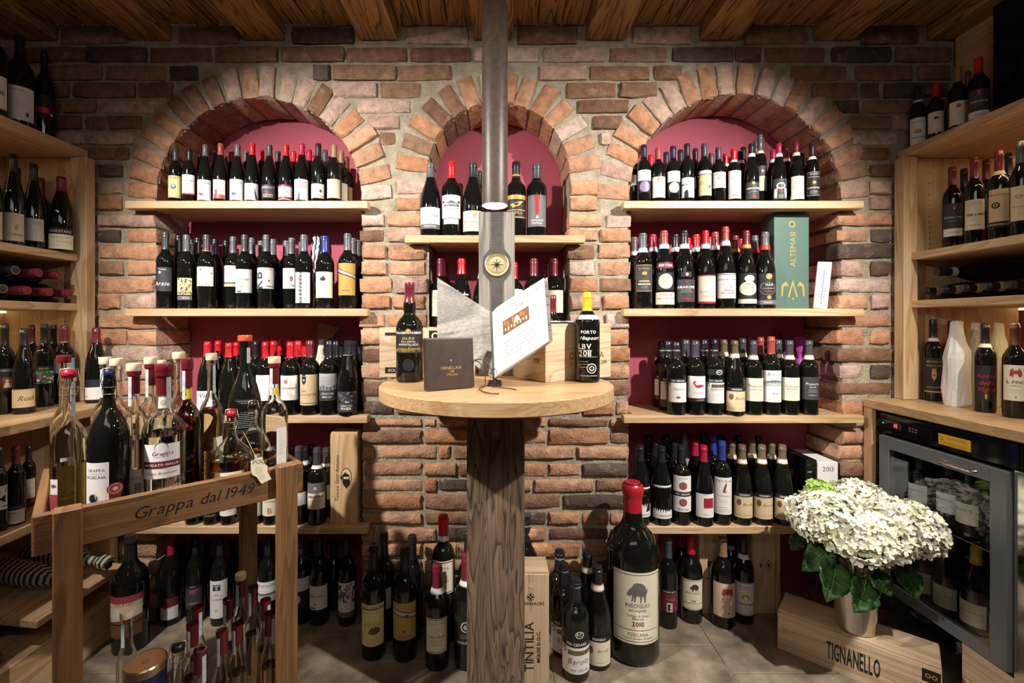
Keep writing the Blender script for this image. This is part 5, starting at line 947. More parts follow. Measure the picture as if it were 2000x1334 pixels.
for px, top, c, lab in ((1883, 330, 'dk', 'dark rear bottle between the dark label and SER LAPO bottles'), (1926, 313, 'mr', 'maroon capped rear bottle behind the SER LAPO and sun label bottles'), (1970, 300, 'dk', 'dark rear bottle behind the sun label bottle')):
    sb(px, top, 1.78, 1.445, 'b', c, 38, lab, (), G8)
G9 = 'bottles lying on the fridge-side cabinet shelf'
for i, y in enumerate((1.712, 1.640, 1.568, 1.496, 1.424)):
    lie('wine_bottle', (1.885, y, 1.263+.0355), PI, 'g', .295, .069, 'dk', 'lying dark bottle with gold neck band, lower layer, %s from the wall' % ('first', 'second', 'third', 'fourth', 'fifth')[i], G9, band='gd')
lie('wine_bottle', (1.93, 1.676, 1.263+.0355+.0665), PI+.04, 'g', .335, .076, 'dk', 'lying dark bottle alone in the upper layer on the cabinet shelf', G9, band='lg')
G10 = 'bottles on the oak counter'
sb(1823, 625, 1.635, .886, 'b', 'dk', 41, 'black BRUNELLO bottle with gold emblem nearest the cabinet post', [lb(700, 768, 'dk', t('BRUNELLO', .1, .7, 'gd'), t('MONTALCINO', .22, .8, 'gd'), crest(0, .5, .22, 'gd', 'bl'), t('COLLOSORBO', .84, .8, 'gd', 0, 0, 1), r(-1, .95, 1, .99, 'gd'))], G10, band=('w', 'tn', .73, .775))
wrapped('wrapped_bottle', 1868.5, 628, 1.61, .886, .068, 'tissue', 'bottle wrapped in white tissue paper on the oak counter', hx('dcd9d4'), seed=11, prof=[(1.0, 0), (1.08, .03), (1.10, .2), (1.06, .4), (1.08, .55), (.98, .64), (.78, .73), (.62, .81), (.55, .88), (.5, .94), (.5, .98), (.35, 1)])
sb(1924, 633, 1.60, .886, 'b', 'dk', 46, 'dark bottle with black label and red handwriting', [lb(715, 785, 'dk', t('Rosso', .28, .8, 'rd', 0, .4), t('della', .48, .6, 'rd', 0, .4), t('Vigna', .66, .8, 'rd', 0, .4), crest(0, .88, .1, 'gd', 'k'))], G10, band=('w', 'tn', .73, .775))
sb(1982, 631.6, 1.60, .886, 'b', 'br', 52, 'bottle with cream IL PINO label and red horses', [lb(714, 784, 'c', d(0, .2, .2, 'rs'), pg([(-.4, .16), (-.2, .08), (-.1, .22), (-.2, .34), (-.45, .3)], 'rs'), pg([(.4, .16), (.2, .08), (.1, .22), (.2, .34), (.45, .3)], 'rs'), t('IL PINO', .48, .7, 'k'), t('di Biserno', .58, .4, 'br', 0, .2), g(.7, .4, 2, 'lg'), d(0, .9, .06, 'k'))], G10)
sb(1857, 627, 1.74, .886, 'b', 'dk', 32, 'dark rear bottle behind the tissue wrapped bottle', (), G10)
wrapped('wrapped_bottle', 1906, 632, 1.655, .886, .06, 'tissue', 'bottle in white tissue behind the red handwriting bottle', hx('c9c4bb'), seed=12)
wrapped('wrapped_bottle', 1950, 630, 1.60, .886, .06, 'tissue', 'bottle in ivory tissue behind the IL PINO bottle', hx('c3b89a'), seed=13)
thing(bevbox('black_cabinet', 1.705, 1.774, 1.05, 1.575, 1.8465, 2.27, 'black_gloss'), 'glossy black panel box on top of the fridge-side cabinet', 'box')

# ------------------------------------------------------------------ round table, pendant lamp and what stands on the table
TX, TY, TZ, TR = -.008, 1.387, .998, .347
tab = thing(empty('round_table', (TX, TY, 0)), 'round oak bar table on a square old timber post, middle of the cellar', 'table')
mb = MB().lathe([(TR-.003, TZ-.038), (TR, TZ-.035), (TR, TZ-.003), (TR-.003, TZ)], 96); mb.obj('tabletop', 'oak_x', tab, smooth=30)
bevbox('post', -.0855, .0815, -.077, .03, .012, TZ-.0385, 'grey_z', tab, .006)
bevbox('bracket', -.15, .15, -.06, .10, TZ-.075, TZ-.0385, 'grey_x', tab, .003)
bevbox('foot_plate', -.11, .105, -.10, .025, 0, .012, 'iron', tab, .003)
lampo = thing(empty('pendant_lamp', (-.012, 1.25, 1.5)), 'rust brown steel tube pendant lamp hanging over the round table', 'lamp')
MB().lathe([(.0335, .004), (.0352, 0), (.0355, .004), (.0355, .548), (.034, .552), (.006, .553)], 32, caps=False).obj('tube', 'iron', lampo, smooth=40)
MB().lathe([(.0335, .004), (.0335, .03), (.001, .03)], 32, caps=False).obj('reflector', 'chrome', lampo, smooth=40)
MB().lathe([(.0333, .0008), (.030, -.002), (.016, -.006), (.001, -.007)], 32, caps=False).obj('lamp_disc', 'lamp_disc', lampo)
MB().tube([(0, 0, .553), (0, 0, .787)], .004).obj('cord', 'black_matt', lampo, smooth=40); MB().lathe([(.03, .785), (.03, .845)], 24).obj('ceiling_rose', 'iron', lampo, smooth=40)
# tall board with leather strap and compass medallion
brd = thing(empty('display_board', (-.009, 1.562, TZ)), 'tall grey wooden board with leather strap and brass compass medallion', 'board')
bevbox('panel', -.0615, .0625, 0, .022, 0, .562, 'ash_z', brd, .003)
sp = MB(); zs = [0, .30, .345, .375, .39, .405, .435, .48, .561]; ws = [.0225, .0225, .0245, .045, .0485, .045, .0245, .0225, .0225]
zc = CZ-(516-CY)*1.54/F-TZ; zs = [0, zc-.09, zc-.055, zc-.03, zc, zc+.03, zc+.055, zc+.09, .561]
vs = [(x*w2+.001, -.0022, z) for z, w2 in zip(zs, ws) for x in (-1, 1)]+[(x*w2+.001, -.0002, z) for z, w2 in zip(zs, ws) for x in (-1, 1)]; n = len(zs)
fs = [(2*i, 2*i+1, 2*i+3, 2*i+2) for i in range(n-1)]+[(2*n+2*i, 2*i, 2*i+2, 2*n+2*i+2) for i in range(n-1)]+[(2*i+1, 2*n+2*i+1, 2*n+2*i+3, 2*i+3) for i in range(n-1)]
st_ = sp.add(vs, fs).obj('strap', 'leather_grey', brd)
stt = MB()
for sx in (-1, 1):
    for i in range(60):
        z = .008+i*.0092
        if abs(z-zc) > .06: stt.box(sx*.0205+.0005, sx*.0205+.0015, -.0027, -.0021, z, z+.005)
o = stt.obj('stitching', 'cork', st_); o['kind'] = 'stuff'
med = MB(); Mz = Matrix.Translation((.001, -.0022, zc)) @ Matrix.Rotation(PI/2, 4, 'X')
med.lathe([(.0415, 0), (.0415, .004), (.039, .0055), (.037, .004), (.031, .0035), (.0295, .0048), (.0285, .0035), (.001, .0033)], 40, M=Mz, caps=False)
md = med.obj('medallion', 'brass', brd, smooth=30); star = MB()
for k in range(8):
    a = k*PI/4; L1 = .027 if k % 2 == 0 else .021; c_, s_ = math.sin(a), math.cos(a); w2 = .0052
    pts = [(0, 0, .0065), (L1*c_, L1*s_, .0042), (w2*math.sin(a+PI/8), w2*math.cos(a+PI/8), .0042), (w2*math.sin(a-PI/8), w2*math.cos(a-PI/8), .0042)]
    star.add([Mz @ Vector(p) for p in pts], [(0, 2, 1), (0, 1, 3)])
star.obj('compass_star', 'black_matt', md)
ring = MB()
for k, ch in enumerate('SUDTIROL WEINSTRASSE ALTO ADIGE '):
    if ch == ' ': continue
    gv, gf, gw = GL[ch, 0]; a = -k*2*PI/32; s_ = .0056
    ring.add([Mz @ Vector(((x*s_-gw*s_/2)*math.cos(a)-(y*s_+.0315)*math.sin(a), (x*s_-gw*s_/2)*math.sin(a)+(y*s_+.0315)*math.cos(a), .0046)) for x, y in gv], gf, C['k'])
ring.obj('lettering', 'print', md)
# open menu book in its cradle
S0 = P(966, 741, 1.285); S1 = P(961, 611, 1.345); SPN = S1-S0; Lw = P(854, 660, 1.38)-S0; Rw = P(1076, 668, 1.305)-S0
bk_ = thing(empty('menu_book', S0), 'large open menu book, grey cover and white printed page, under the lamp', 'book')
def slab(mb, o, u, v, th, col=None, mi=0):
    nrm = u.cross(v).normalized()*th; a = [o, o+u, o+u+v, o+v]; return mb.add([tuple(p) for p in a]+[tuple(p+nrm) for p in a], [(0, 3, 2, 1), (4, 5, 6, 7), (0, 1, 5, 4), (1, 2, 6, 5), (2, 3, 7, 6), (3, 0, 4, 7)], col, mi)
Z0 = Vector((0, 0, 0)); nR = Rw.cross(SPN).normalized(); nL = SPN.cross(Lw).normalized()
MB_ = MB(); slab(MB_, Z0, SPN, Lw, -.005); cvl = MB_.obj('front_cover', 'ash_x', bk_)
MB_ = MB(); slab(MB_, Z0, Rw*1.03, SPN*1.0, .005 if nR.y > 0 else -.005); MB_.obj('rear_cover', 'ash_x', bk_)
# pages: a block that bulges at the spine
pgm = MB(); sg = 1 if nR.y < 0 else -1; face = nR*sg; NX = 10; fr_ = []; bk2 = []
for i in range(NX+1):
    f = i/NX; th_ = .020*(1-.25*f)+.006*math.sin(PI*min(1, f*1.4))*(1-f)
    if i == 0: th_ = .006
    for b2 in (.015, .985): fr_.append(Rw*(.01+.95*f)+SPN*b2+face*(th_+.004)); bk2.append(Rw*(.01+.95*f)+SPN*b2+face*.003)
m_ = len(fr_); fs = [(2*i, 2*i+2, 2*i+3, 2*i+1) for i in range(NX)]
pgm.add(fr_+bk2, fs+[(m_+2*i, 2*i, 2*i+1, m_+2*i+1) for i in (0, NX)]+[(2*i, m_+2*i, m_+2*i+2, 2*i+2) for i in range(NX)]+[(2*i+1, 2*i+3, m_+2*i+3, m_+2*i+1) for i in range(NX)])
pgo = pgm.obj('pages', 'paper', bk_, smooth=30, col=hx('efece4'))
def page_pt(a, b2, e):                                # a across 0..1, b up 0..1
    i = min(NX-1, int(a*NX)); f = a*NX-i; p0 = fr_[2*i].lerp(fr_[2*i+2], f); p1 = fr_[2*i+1].lerp(fr_[2*i+3], f); return p0.lerp(p1, b2)+face*e
pr = Print(.5, 1.0).draw([t('Lorenzis Weinstrasse Wein Bar', .10, .82, 'cr', 0, .2), t('2016', .18, .18, 'cr', 0), r(-.62, .28, .36, .50, 'br'), *[r(-.57+.1*i, .30+.03*(i % 3), -.50+.1*i, .36+.03*(i % 2), 'or_') for i in range(9)],
     *[r(-.55+.11*i, .41, -.50+.11*i, .45+.02*(i % 2), 'tn') for i in range(8)], pg([(-.2, .36), (-.1, .31), (.0, .36), (.0, .41), (-.2, .41)], 'tn'), g(.62, .62, 5, 'gy')])
m2 = MB(); dust(m2, pr, lambda a, b2, e: page_pt(min(.98, max(.02, a+.5)), b2, e), .0006, 4e-5); m2.obj('print', 'print', pgo)
MB().tube([Z0+Vector((0, -.002, .002)), SPN+Vector((0, -.002, .002))], .006, 10).obj('spine', 'leather_grey', bk_, smooth=40)
# cradle: two arms under the covers and a foot
cr = thing(empty('book_stand', (S0.x, 1.345, TZ)), 'dark metal cradle holding the open menu book on the table', 'stand'); o0 = S0-Vector((S0.x, 1.345, TZ)); cm = MB()
bevbox('foot', -.02, .02, -.05, .05, 0.0005, .007, 'black_matt', cr, .002)
MB().tube([(0, .03, .008), tuple(o0+SPN*.45+Vector((0, .022, -.02)))], .006, 8).obj('stem', 'black_matt', cr, smooth=40)
MB().tube([(0, -.04, .006), tuple(o0+Vector((0, .012, -.008)))], .006, 8).obj('stem', 'black_matt', cr, smooth=40)
dn = Vector((0, .012, -.014))
for Wv in (Lw, Rw):
    MB().tube([tuple(o0+SPN*.45+Vector((0, .02, -.02))), tuple(o0+SPN*.45+Wv*.75+Vector((0, .02, -.02)))], .004, 8).obj('arm', 'black_matt', cr, smooth=40)
# notebook with laces
A_ = P(830, 764, 1.197); B_ = P(925, 756, 1.272); A_.z = B_.z = TZ; ang = math.atan2(B_.y-A_.y, B_.x-A_.x); Ln = (B_-A_).length
nbk = thing(empty('notebook', A_, ang), 'small dark leather notebook with gold ORNELLAIA crest and leather laces', 'notebook')
nb = bevbox('cover', 0, Ln, -.002, .014, .001, .140, 'leather_dark', nbk, .004, seg=2); nb.rotation_euler[0] = -.07; nb.location.z += .001
flat_print(nb, axes((0, -.0081, -.07), (1, 0, 0), (0, 0, 1)), Ln/2, .139, [crest(.03, .44, .12, 'gd', 'br'), d(.03, .44, .035, 'gd'), t('ORNELLAIA', .585, .40 if 0 else .75, 'gd', .03), t('2011', .655, .16, 'gd', .06), t("L'Incanto", .71, .34, 'gd', .06)])
lace = lambda pts: MB().tube(pts, .0015, 6).obj('lace', 'leather_dark', nbk, smooth=60)
Mi = nbk.matrix_world if 0 else (Matrix.Translation(A_) @ Matrix.Rotation(ang, 4, 'Z')).inverted()
def bez(p, n=14):
    o = []
    for i in range(n+1):
        u = i/n; q = [Vector(v) for v in p]
        while len(q) > 1: q = [q[k].lerp(q[k+1], u) for k in range(len(q)-1)]
        o.append(q[0])
    return o
def on_table(px, py): Y = (CZ-TZ-.004)*F/(py-CY); return Mi @ P(px, py, Y)
e0 = Vector((Ln-.004, -.006, .075))
lace([e0]+bez([e0, (Ln+.018, -.02, .085), (Ln+.030, -.03, .02), (Ln+.015, -.032, .004)])+bez([Vector((Ln+.015, -.032, .004)), on_table(925, 757), on_table(940, 770), on_table(975, 769)]))
lace([e0]+bez([e0, (Ln+.028, -.03, .10), (Ln+.052, -.04, .03), (Ln+.042, -.04, .004)])+bez([Vector((Ln+.042, -.04, .004)), on_table(950, 754), on_table(980, 756), on_table(1008, 761)]))
# sherry and port bottles
PROF['s'] = [(.80, 0), (.95, .006), (1, .02), (1, .54), (.985, .565), (.9, .60), (.72, .635), (.50, .665), (.42, .69), (.46, .72), (.48, .75), (.46, .79), (.38, .82), (.335, .85), (.325, .93), (.345, .934), (.345, .99), (.33, .998), (.28, 1)]
PROF['p'] = [(.80, 0), (.95, .008), (1, .025), (1, .30), (.99, .55), (1.0, .64), (.985, .675), (.88, .71), (.68, .745), (.50, .775), (.40, .80), (.355, .84), (.34, .93), (.37, .934), (.37, .962), (.34, .967), (.33, .996), (.27, 1)]
CAPS['s'] = .80; CAPS['p'] = .80
fb(800, 551, 748, 's', 'mr', 54, 'sherry bottle with bulbed neck and black AMONTILLADO label on the table', [lb(645, 690, 'k', t('WILLIAMS & HUMBERT', .12, .9, 'w', 0, 0, 1), d(0, .05, .14, 'gd'), t('JALIFA', .36, .55, 'gd', 0, 0, 1), t('Rare Old Dry', .5, .4, 'w', 0, .3), t('AMONTILLADO', .63, .6, 'w'), t('Solera Especial', .8, .7, 'gd', 0, .3), h=75), lb(682, 688, 'gd', h=75), lb(698, 728, 'bk', d(0, .5, .55, 'dk'), d(0, .5, .47, 'bk'), d(0, .5, .3, 'dk'), h=45)], z=TZ, group='bottles on the round table', c0=.80)
fb(1147, 570, 748, 'p', 'ye', 50, 'port bottle with yellow capsule and white printed lettering on the table', [lb(644, 744, 'bk', t('PORTO', .05, .5, 'w', 0, 0, 1), t('Niepoort', .165, .66, 'w', .1, .3, 1), t('LBV', .33, .42, 'w', -.25, 0, 1), g(.40, .5, 1, 'lg', -.2), t('2011', .465, .42, 'w', -.25, 0, 1), g(.53, .6, 1, 'lg'), g(.62, .4, 3, 'lg', -.3), d(.2, .76, .32, 'w'), d(.2, .76, .27, 'bk'), d(.2, .76, .16, 'w'), d(.2, .76, .10, 'bk'), g(.90, .7, 1, 'w'), h=72)], z=TZ, group='bottles on the round table', band=('w', 'w', .695, .745), c0=.79)
# open crates at the rear of the table
e = crate('wine_crate', (-.398, 1.514), (1, 0), .315, .20, .165, 'open wine crate with BOLGHERI plate behind the sherry bottle', z=TZ+.0004)
on_front(e, .157, .0, .157, .165, [r(-.88, .10, -.1, .16, 'k'), r(-.55, .16, -.42, .30, 'k'), r(.05, .06, .95, .28, 'k'), t('O T T', .17, .30, 'tn', .4, 0, 1), r(-.88, .80, -.35, .92, 'k'), t('BOLGHERI', .86, .2, 'tn', -.61)])
cu = Vector((.838, .546, 0)); cv = Vector((-.546, .838, 0)); c0_ = Vector((.140, 1.377, 0))
e = crate('wine_crate', c0_, cu, .281, .172, .178, 'open wine crate printed ORNELLAIA standing behind the port bottle', z=TZ+.0004)
on_front(e, .17, .03, .09, .08, [t('ORNELLAIA', .42, .98, 'br'), t('2011', .72, .14, 'br', .85)])
p = child(e, 'end_panel'); flat_print(p, axes((-.0047, .0, -.05), (0, -1, 0), (0, 0, 1)), .075, .1, [t('2011', .75, .2, 'br', .55)])
lie('wine_bottle', (-.118, 1.665, TZ+.100), PI, 'b', .25, .060, 'rd', 'red capped bottle leaning out at the rear of the BOLGHERI crate', 'bottles lying in the table crates', tilt=.24)
lie('wine_bottle', (-.350, 1.575, TZ+.048), 0, 'b', .19, .052, 'cr', 'small crimson capped bottle leaning out of the BOLGHERI crate', 'bottles lying in the table crates', tilt=.68)
lb0 = c0_+cu*.018+cv*.052; o = lie('wine_bottle', (lb0.x, lb0.y, TZ+.152), math.atan2(cu.y, cu.x), 'b', .245, .070, 'mr', 'bottle with pale label lying on top in the ORNELLAIA crate', 'bottles lying in the table crates')
curved_label(o, .035, .03, .13, 100, 'si', [], ang=PI/2+.3)
sbp = c0_+cu*.14+cv*.132; o = bottle(0, 577, sbp.y, TZ+.01, 'b', 'mr', None, (), rawD=.05, H=.265, X=sbp.x); thing(o, 'small maroon capped bottle standing in the ORNELLAIA crate', 'bottle')

# ------------------------------------------------------------------ grappa trolley
TA = Vector((-.909, .885, 0)); TP = math.atan2(.678, .7347); TL, TW = .515, .40
tro = thing(empty('serving_trolley', TA, TP), 'wooden bottle trolley with low rails lettered Grappa dal 1949', 'trolley')
fr_b = bevbox('rail', 0, TL, 0, .018, .722, .802, 'teak_x', tro, .0025); bevbox('rail', 0, TL, TW-.018, TW, .722, .802, 'teak_x', tro, .0025)
bevbox('rail', 0, .018, .0185, TW-.0185, .722, .802, 'teak_y', tro, .0025); bevbox('rail', TL-.018, TL, .0185, TW-.0185, .722, .802, 'teak_y', tro, .0025)
flat_print(fr_b, axes((.0, -.0091, -.04), (1, 0, 0), (0, 0, 1)), TL/2, .08, [t('Grappa dal 1949', .48, .46, 'k', .06, .28)])
for x0, x1, y0, y1 in ((.030, .074, -.036, -.0005), (.443, .489, -.036, -.0005), (.030, .074, TW+.0005, TW+.036), (.443, .489, TW+.0005-.07, TW+.036-.07)):
    yb = (y0, y1) if y1 < .35 or y0 > .39 else (y0, y1)
    bevbox('post', x0, x1, *yb, 0, .812 if y0 < 0 or y0 > .39 else .715, 'teak_z', tro, .003)
for k in range(6): bevbox('tray_slat', .0185, TL-.0185, .021+k*.06, .021+k*.06+.057, .722, .738, 'teak_x', tro, .002)
for k in range(5): bevbox('shelf_slat', .075, .442, .002+k*.066, .002+k*.066+.062, .084, .10, 'teak_x', tro, .002)
bevbox('cross_bar', .031, .0745, 0, TW, .06, .0835, 'teak_y', tro, .002); bevbox('cross_bar', .4425, .487, 0, .325, .06, .0835, 'teak_y', tro, .002)
bevbox('shelf_slat', .4425, .508, .002, .322, .084, .10, 'teak_y', tro, .002); bevbox('shelf_slat', .010, .0745, .002, .322, .084, .10, 'teak_y', tro, .002)
GP = {'slim': [(.88, 0), (1, .02), (1, .56), (.97, .60), (.88, .64), (.74, .68), (.61, .72), (.55, .76), (.53, .82), (.52, .965), (.56, .97), (.56, 1)],
 'flask': [(.88, 0), (1, .02), (1, .56), (.97, .595), (.86, .635), (.66, .67), (.46, .70), (.36, .74), (.33, .80), (.33, .965), (.40, .97), (.40, 1)],
 'bell': [(.85, 0), (1, .02), (1, .55), (.98, .60), (.9, .65), (.74, .70), (.52, .745), (.36, .785), (.29, .83), (.27, .90), (.30, .93), (.30, .97), (.25, .98), (.25, 1)],
 'ball': [(.80, 0), (1, .03), (1.0, .42), (.96, .50), (.86, .58), (.68, .66), (.46, .73), (.34, .78), (.30, .83), (.29, .96), (.35, .965), (.35, 1)],
 'round': [(.85, 0), (1, .04), (1, .42), (.95, .50), (.80, .57), (.55, .63), (.32, .70), (.23, .78), (.20, .90), (.22, .93), (.22, 1)]}
def clear(px, top, Y, z0, prof, D, label, liq=None, lev=.5, stop='wood', labels=(), mat='glass_clear', capsule=None, strip=True, group='grappa bottles on the trolley tray', rot=None, seg=28):
    X = (px-CX)*Y/F; H = CZ-(top-CY)*Y/F-z0; sh = .018 if stop in ('wood', 'orange', 'red', 'big') else .016 if stop else 0; Hb = H-sh; Rd = D/2; pr = GP[prof]
    mb = MB(); out = [(a*Rd, b2*Hb) for a, b2 in pr]
    mb.lathe(out, seg, caps=False); mb.add([(0, 0, 0)], []); n = len(mb.v)-1
    mb.f += [[(i+1) % seg, i, n] for i in range(seg)]; mb.c += [None]*seg; mb.m += [0]*seg
    o = None
    if mat == 'glass_clear':
        inn = [(max(.002, a*Rd-.0024), max(.006, b2*Hb)) for a, b2 in pr]; b0 = len(mb.v)
        for rr, z in inn:
            for i in range(seg): a = 2*PI*i/seg; mb.v.append((rr*math.sin(a), -rr*math.cos(a), z))
        for j in range(len(inn)-1):
            for i in range(seg): k = (i+1) % seg; mb.f.append([b0+j*seg+k, b0+j*seg+i, b0+(j+1)*seg+i, b0+(j+1)*seg+k]); mb.c.append(None); mb.m.append(0)
        mb.f.append([b0+i for i in range(seg)]); mb.c.append(None); mb.m.append(0)
        tp0 = (len(out)-1)*seg; tp1 = b0+(len(inn)-1)*seg
        for i in range(seg): k = (i+1) % seg; mb.f.append([tp0+i, tp0+k, tp1+k, tp1+i]); mb.c.append(None); mb.m.append(0)
    o = mb.obj('spirit_bottle', mat, smooth=45); o.location = (X, Y, z0+.0006); o.rotation_euler[2] = -math.atan2(X, Y)*.8 if rot is None else rot
    rad = lambda f: next((r0+(r1-r0)*(f-z0_)/max(1e-6, z1-z0_) for (r0, z0_), (r1, z1) in zip(pr[:-1], pr[1:]) if z0_ <= f <= z1), 1)*Rd
    if liq:
        zz = [.0068/Hb]+[b2 for a, b2 in pr if .03 < b2 < lev]+[lev]
        MB().lathe([(rad(f)-.0028, f*Hb) for f in zz], seg).obj('liquid', liq, o, smooth=45)
    nr = rad(.99)
    if stop in ('wood', 'orange', 'red', 'big'):
        k = {'big': 1.4, 'red': 1.08, 'wood': 1.17, 'orange': 1.2}[stop]
        MB().lathe([(nr*k*.96, Hb+.0002), (nr*k, Hb+.002), (nr*k, H-.002), (nr*k*.96, H)], 24).obj('stopper', 'beech' if stop == 'wood' else 'foil', o, smooth=40, col=None if stop == 'wood' else hx('c8542f') if stop == 'orange' else hx('701a24'))
    elif stop:
        col = {'fred': 'a01c30', 'fblue': '1b2550', 'fdark': '20201f'}[stop]
        MB().lathe([(nr*.5, Hb-.004), (nr*1.02, Hb+.0002), (nr*1.12, Hb+.004), (nr*1.0, H-.003), (nr*.5, H)], 20).obj('stopper', 'foil', o, smooth=60, col=hx(col))
        w_ = nr*1.25; z = Hb*.93
        bl = MB().tube([(-w_, 0, z), (-w_*1.15, -.003, z+.012), (-w_*.9, 0, H+.001), (0, 0, H+.0025), (w_*.9, 0, H+.001), (w_*1.15, -.003, z+.012), (w_, 0, z)], .0009, 6)
        bl.tube([(w_*math.cos(a), w_*math.sin(a), z-.001) for a in [2*PI*i/16 for i in range(17)]], .0009, 6); bl.tube([(-w_, 0, z), (-w_*.9, -w_*.9, z-.016), (w_*.9, -w_*.9, z-.016), (w_, 0, z)], .0009, 6)
        bl.obj('wire_bail', 'brass', o, smooth=60)
    if capsule:
        f0 = {'slim': .82, 'flask': .83, 'bell': .85, 'ball': .80, 'round': .82}[prof]; fs_ = [f0]+[b2 for a, b2 in pr if f0 < b2 <= 1]
        MB().lathe([(rad(f)+.0009, f*Hb) for f in fs_], 22, caps=False).obj('capsule', 'foil', o, smooth=40, col=hx(capsule))
    if strip:
        f1, f0 = (.96, .74) if prof != 'ball' else (.95, .83)
        curved_label(o, rad(.85)+.0014, f0*Hb, f1*Hb, 20, 'ts', [pg([(-.7, .5), (0, .25), (.7, .5), (.5, .54), (0, .35), (-.5, .54)], 'lb'), d(0, .72, .5, 'lb'), g(.05, .7, 3, 'lb')], ang=.75 if px % 2 else -.6, name='tax_strip')
    for (f0, f1, col, half, items, xo) in labels:
        curved_label(o, rad((f0+f1)/2) if rad(f0) == rad(f1) else rad(f0), f0*Hb, f1*Hb, half, col, items, ang=math.radians(xo), Rtop=rad(f1))
    return thing(o, label, 'bottle', group)
def fl(f0, f1, col, *items, h=45, x=0):
    it = []
    for i in items: it += i if isinstance(i, list) else [i]
    return (f0, f1, col, h, it, x)
def tY(px, perp):
    a = TA.x-.678*perp; b2 = TA.y+.7347*perp; q_ = px-CX
    tt = (F*a-q_*b2)/(q_*.678-F*.7347); return b2+.678*tt
TT = .7382; RC = '641620'
clear(135, 722, tY(135, .098), TT, 'flask', .062, 'clear flip-top grappa bottle half full of amber, nearest the trolley corner', 'liq_gold', .42, 'fred', [fl(.12, .34, 'w', d(0, .2, .7, 'gy', .6), r(-1, .45, 1, .9, 'rs'), h=16, x=-42)])
clear(125, 694, tY(125, .172), TT, 'flask', .048, 'clear grappa bottle with wide red mushroom stopper at the trolley rear', None, 0, 'big', [fl(.1, .4, 'w', h=30, x=20)])
clear(213, 721, tY(213, .057), TT, 'bell', .074, 'black flip-top grappa bottle with white label and red rosette seal', None, 0, 'fblue', [fl(.06, .44, 'w', t('GRAPPA', .13, .8, 'gy', .1), t('DI VINACCE', .19, .5, 'lg'), t('SASSICAIA', .25, .85, 'nv'), d(-.1, .62, .42, 'lg'), d(-.1, .62, .34, 'nv'), t('2009', .93, .3, 'gy', -.3), h=40, x=-32), fl(.16, .31, 'bk', pg([(-.6, .55), (-.75, .98), (-.4, .88), (-.1, .98), (0, .6)], 'mr'), pg([(.6, .55), (.75, .98), (.4, .88), (.1, .98), (0, .6)], 'mr'), d(0, .36, .92, 'rs', .9), d(0, .36, .74, 'pe', .9), d(0, .36, .68, 'rs', .9), d(0, .36, .3, 'pe', .9), h=24, x=24)], mat='glass_dark', strip=False)
clear(228, 700.6, tY(228, .235), TT, 'flask', .062, 'clear grappa bottle with wooden stopper behind the black flip-top bottle', 'liq_clear', .45, 'wood')
clear(206, 698, tY(206, .315), TT, 'flask', .060, 'clear grappa bottle with wooden stopper at the rear rail', 'liq_clear', .45, 'wood')
clear(262, 710.6, tY(262, .150), TT, 'flask', .066, 'clear grappa bottle with red neck and wide wooden stopper', 'liq_clear', .50, 'wood', [fl(.08, .28, 'c', t('MULLER', .3, .6, 'gy'), *[r(-.3+i*.08, .5, -.26+i*.08, .85, 'k') for i in range(10)], h=40, x=20)], capsule=RC)
clear(294, 698, tY(294, .245), TT, 'flask', .062, 'clear grappa bottle with red neck foil behind the Moscato Giallo bottle', 'liq_clear', .45, 'wood', capsule=RC)
clear(313, 704, tY(313, .320), TT, 'flask', .060, 'clear grappa bottle furthest back behind the Moscato Giallo bottle', 'liq_clear', .45, 'wood', capsule=RC)
clear(320.6, 711, tY(320.6, .064), TT, 'flask', .086, 'clear grappa bottle with red foil neck and MOSCATO GIALLO label', 'liq_clear', .55, 'red', [fl(.26, .50, 'w', t('Grappa', .26, .55, 'mr', .05, .3), g(.36, .4, 1, 'gy'), r(-1, .50, 1, .70, 'mr'), t('MOSCATO GIALLO', .60, .9, 'w', 0, 0, 1), t('Gusto Aromatico', .84, .8, 'mr', 0, .25), d(0, .1, .35, 'gy'), d(0, .12, .32, 'w'), h=50), fl(.03, .13, 'w', d(0, .6, .5, 'gy'), d(0, .65, .42, 'w'), h=34), fl(.74, .82, 'c', d(0, .5, .5, 'gy'), d(0, .5, .38, 'c'), t('W', .5, .3, 'gy'), h=40)], capsule=RC)
clear(366, 700, tY(366, .128), TT, 'flask', .062, 'grappa bottle full of deep red spirit beside the Moscato bottle', 'liq_red', .78, 'red', [fl(.745, .82, 'ye', d(-.5, .5, .45, 'br'), h=60)], capsule=RC)
clear(349, 688, tY(349, .225), TT, 'flask', .062, 'clear grappa bottle with tall wooden stopper behind the red spirit', 'liq_clear', .45, 'wood')
clear(413, 690.6, tY(413, .165), TT, 'flask', .058, 'pale green grappa bottle with herb sprigs and wooden stopper', 'liq_green', .62, 'wood', [fl(.15, .40, 'c', h=25, x=40)])
clear(478.7, 655, tY(478.7, .262), TT, 'ball', .094, 'round black bottle with orange stopper and white rear text', None, 0, 'orange', [fl(.30, .56, 'dk', *[g(.05+i*.16, .8, 3, 'lg') for i in range(5)], t('Nucie', .86, .4, 'w', .5), h=42, x=10)], mat='glass_dark')
clear(452, 801, tY(452, .072), TT, 'round', .100, 'squat flip-top bottle of amber spirit with POLI label', 'liq_amber', .46, 'fred', [fl(.05, .34, 'c', t('POLI', .3, .5, 'k'), t('CLEOPATRA', .72, .75, 'k'), h=40)], strip=False)
clear(495, 784, tY(495, .165), TT, 'round', .088, 'squat flip-top bottle of pale spirit behind the hanging tag', 'liq_amber', .36, 'fdark', [fl(.05, .38, 'c', t('RISERVA', .5, .6, 'gy'), h=30, x=38)])
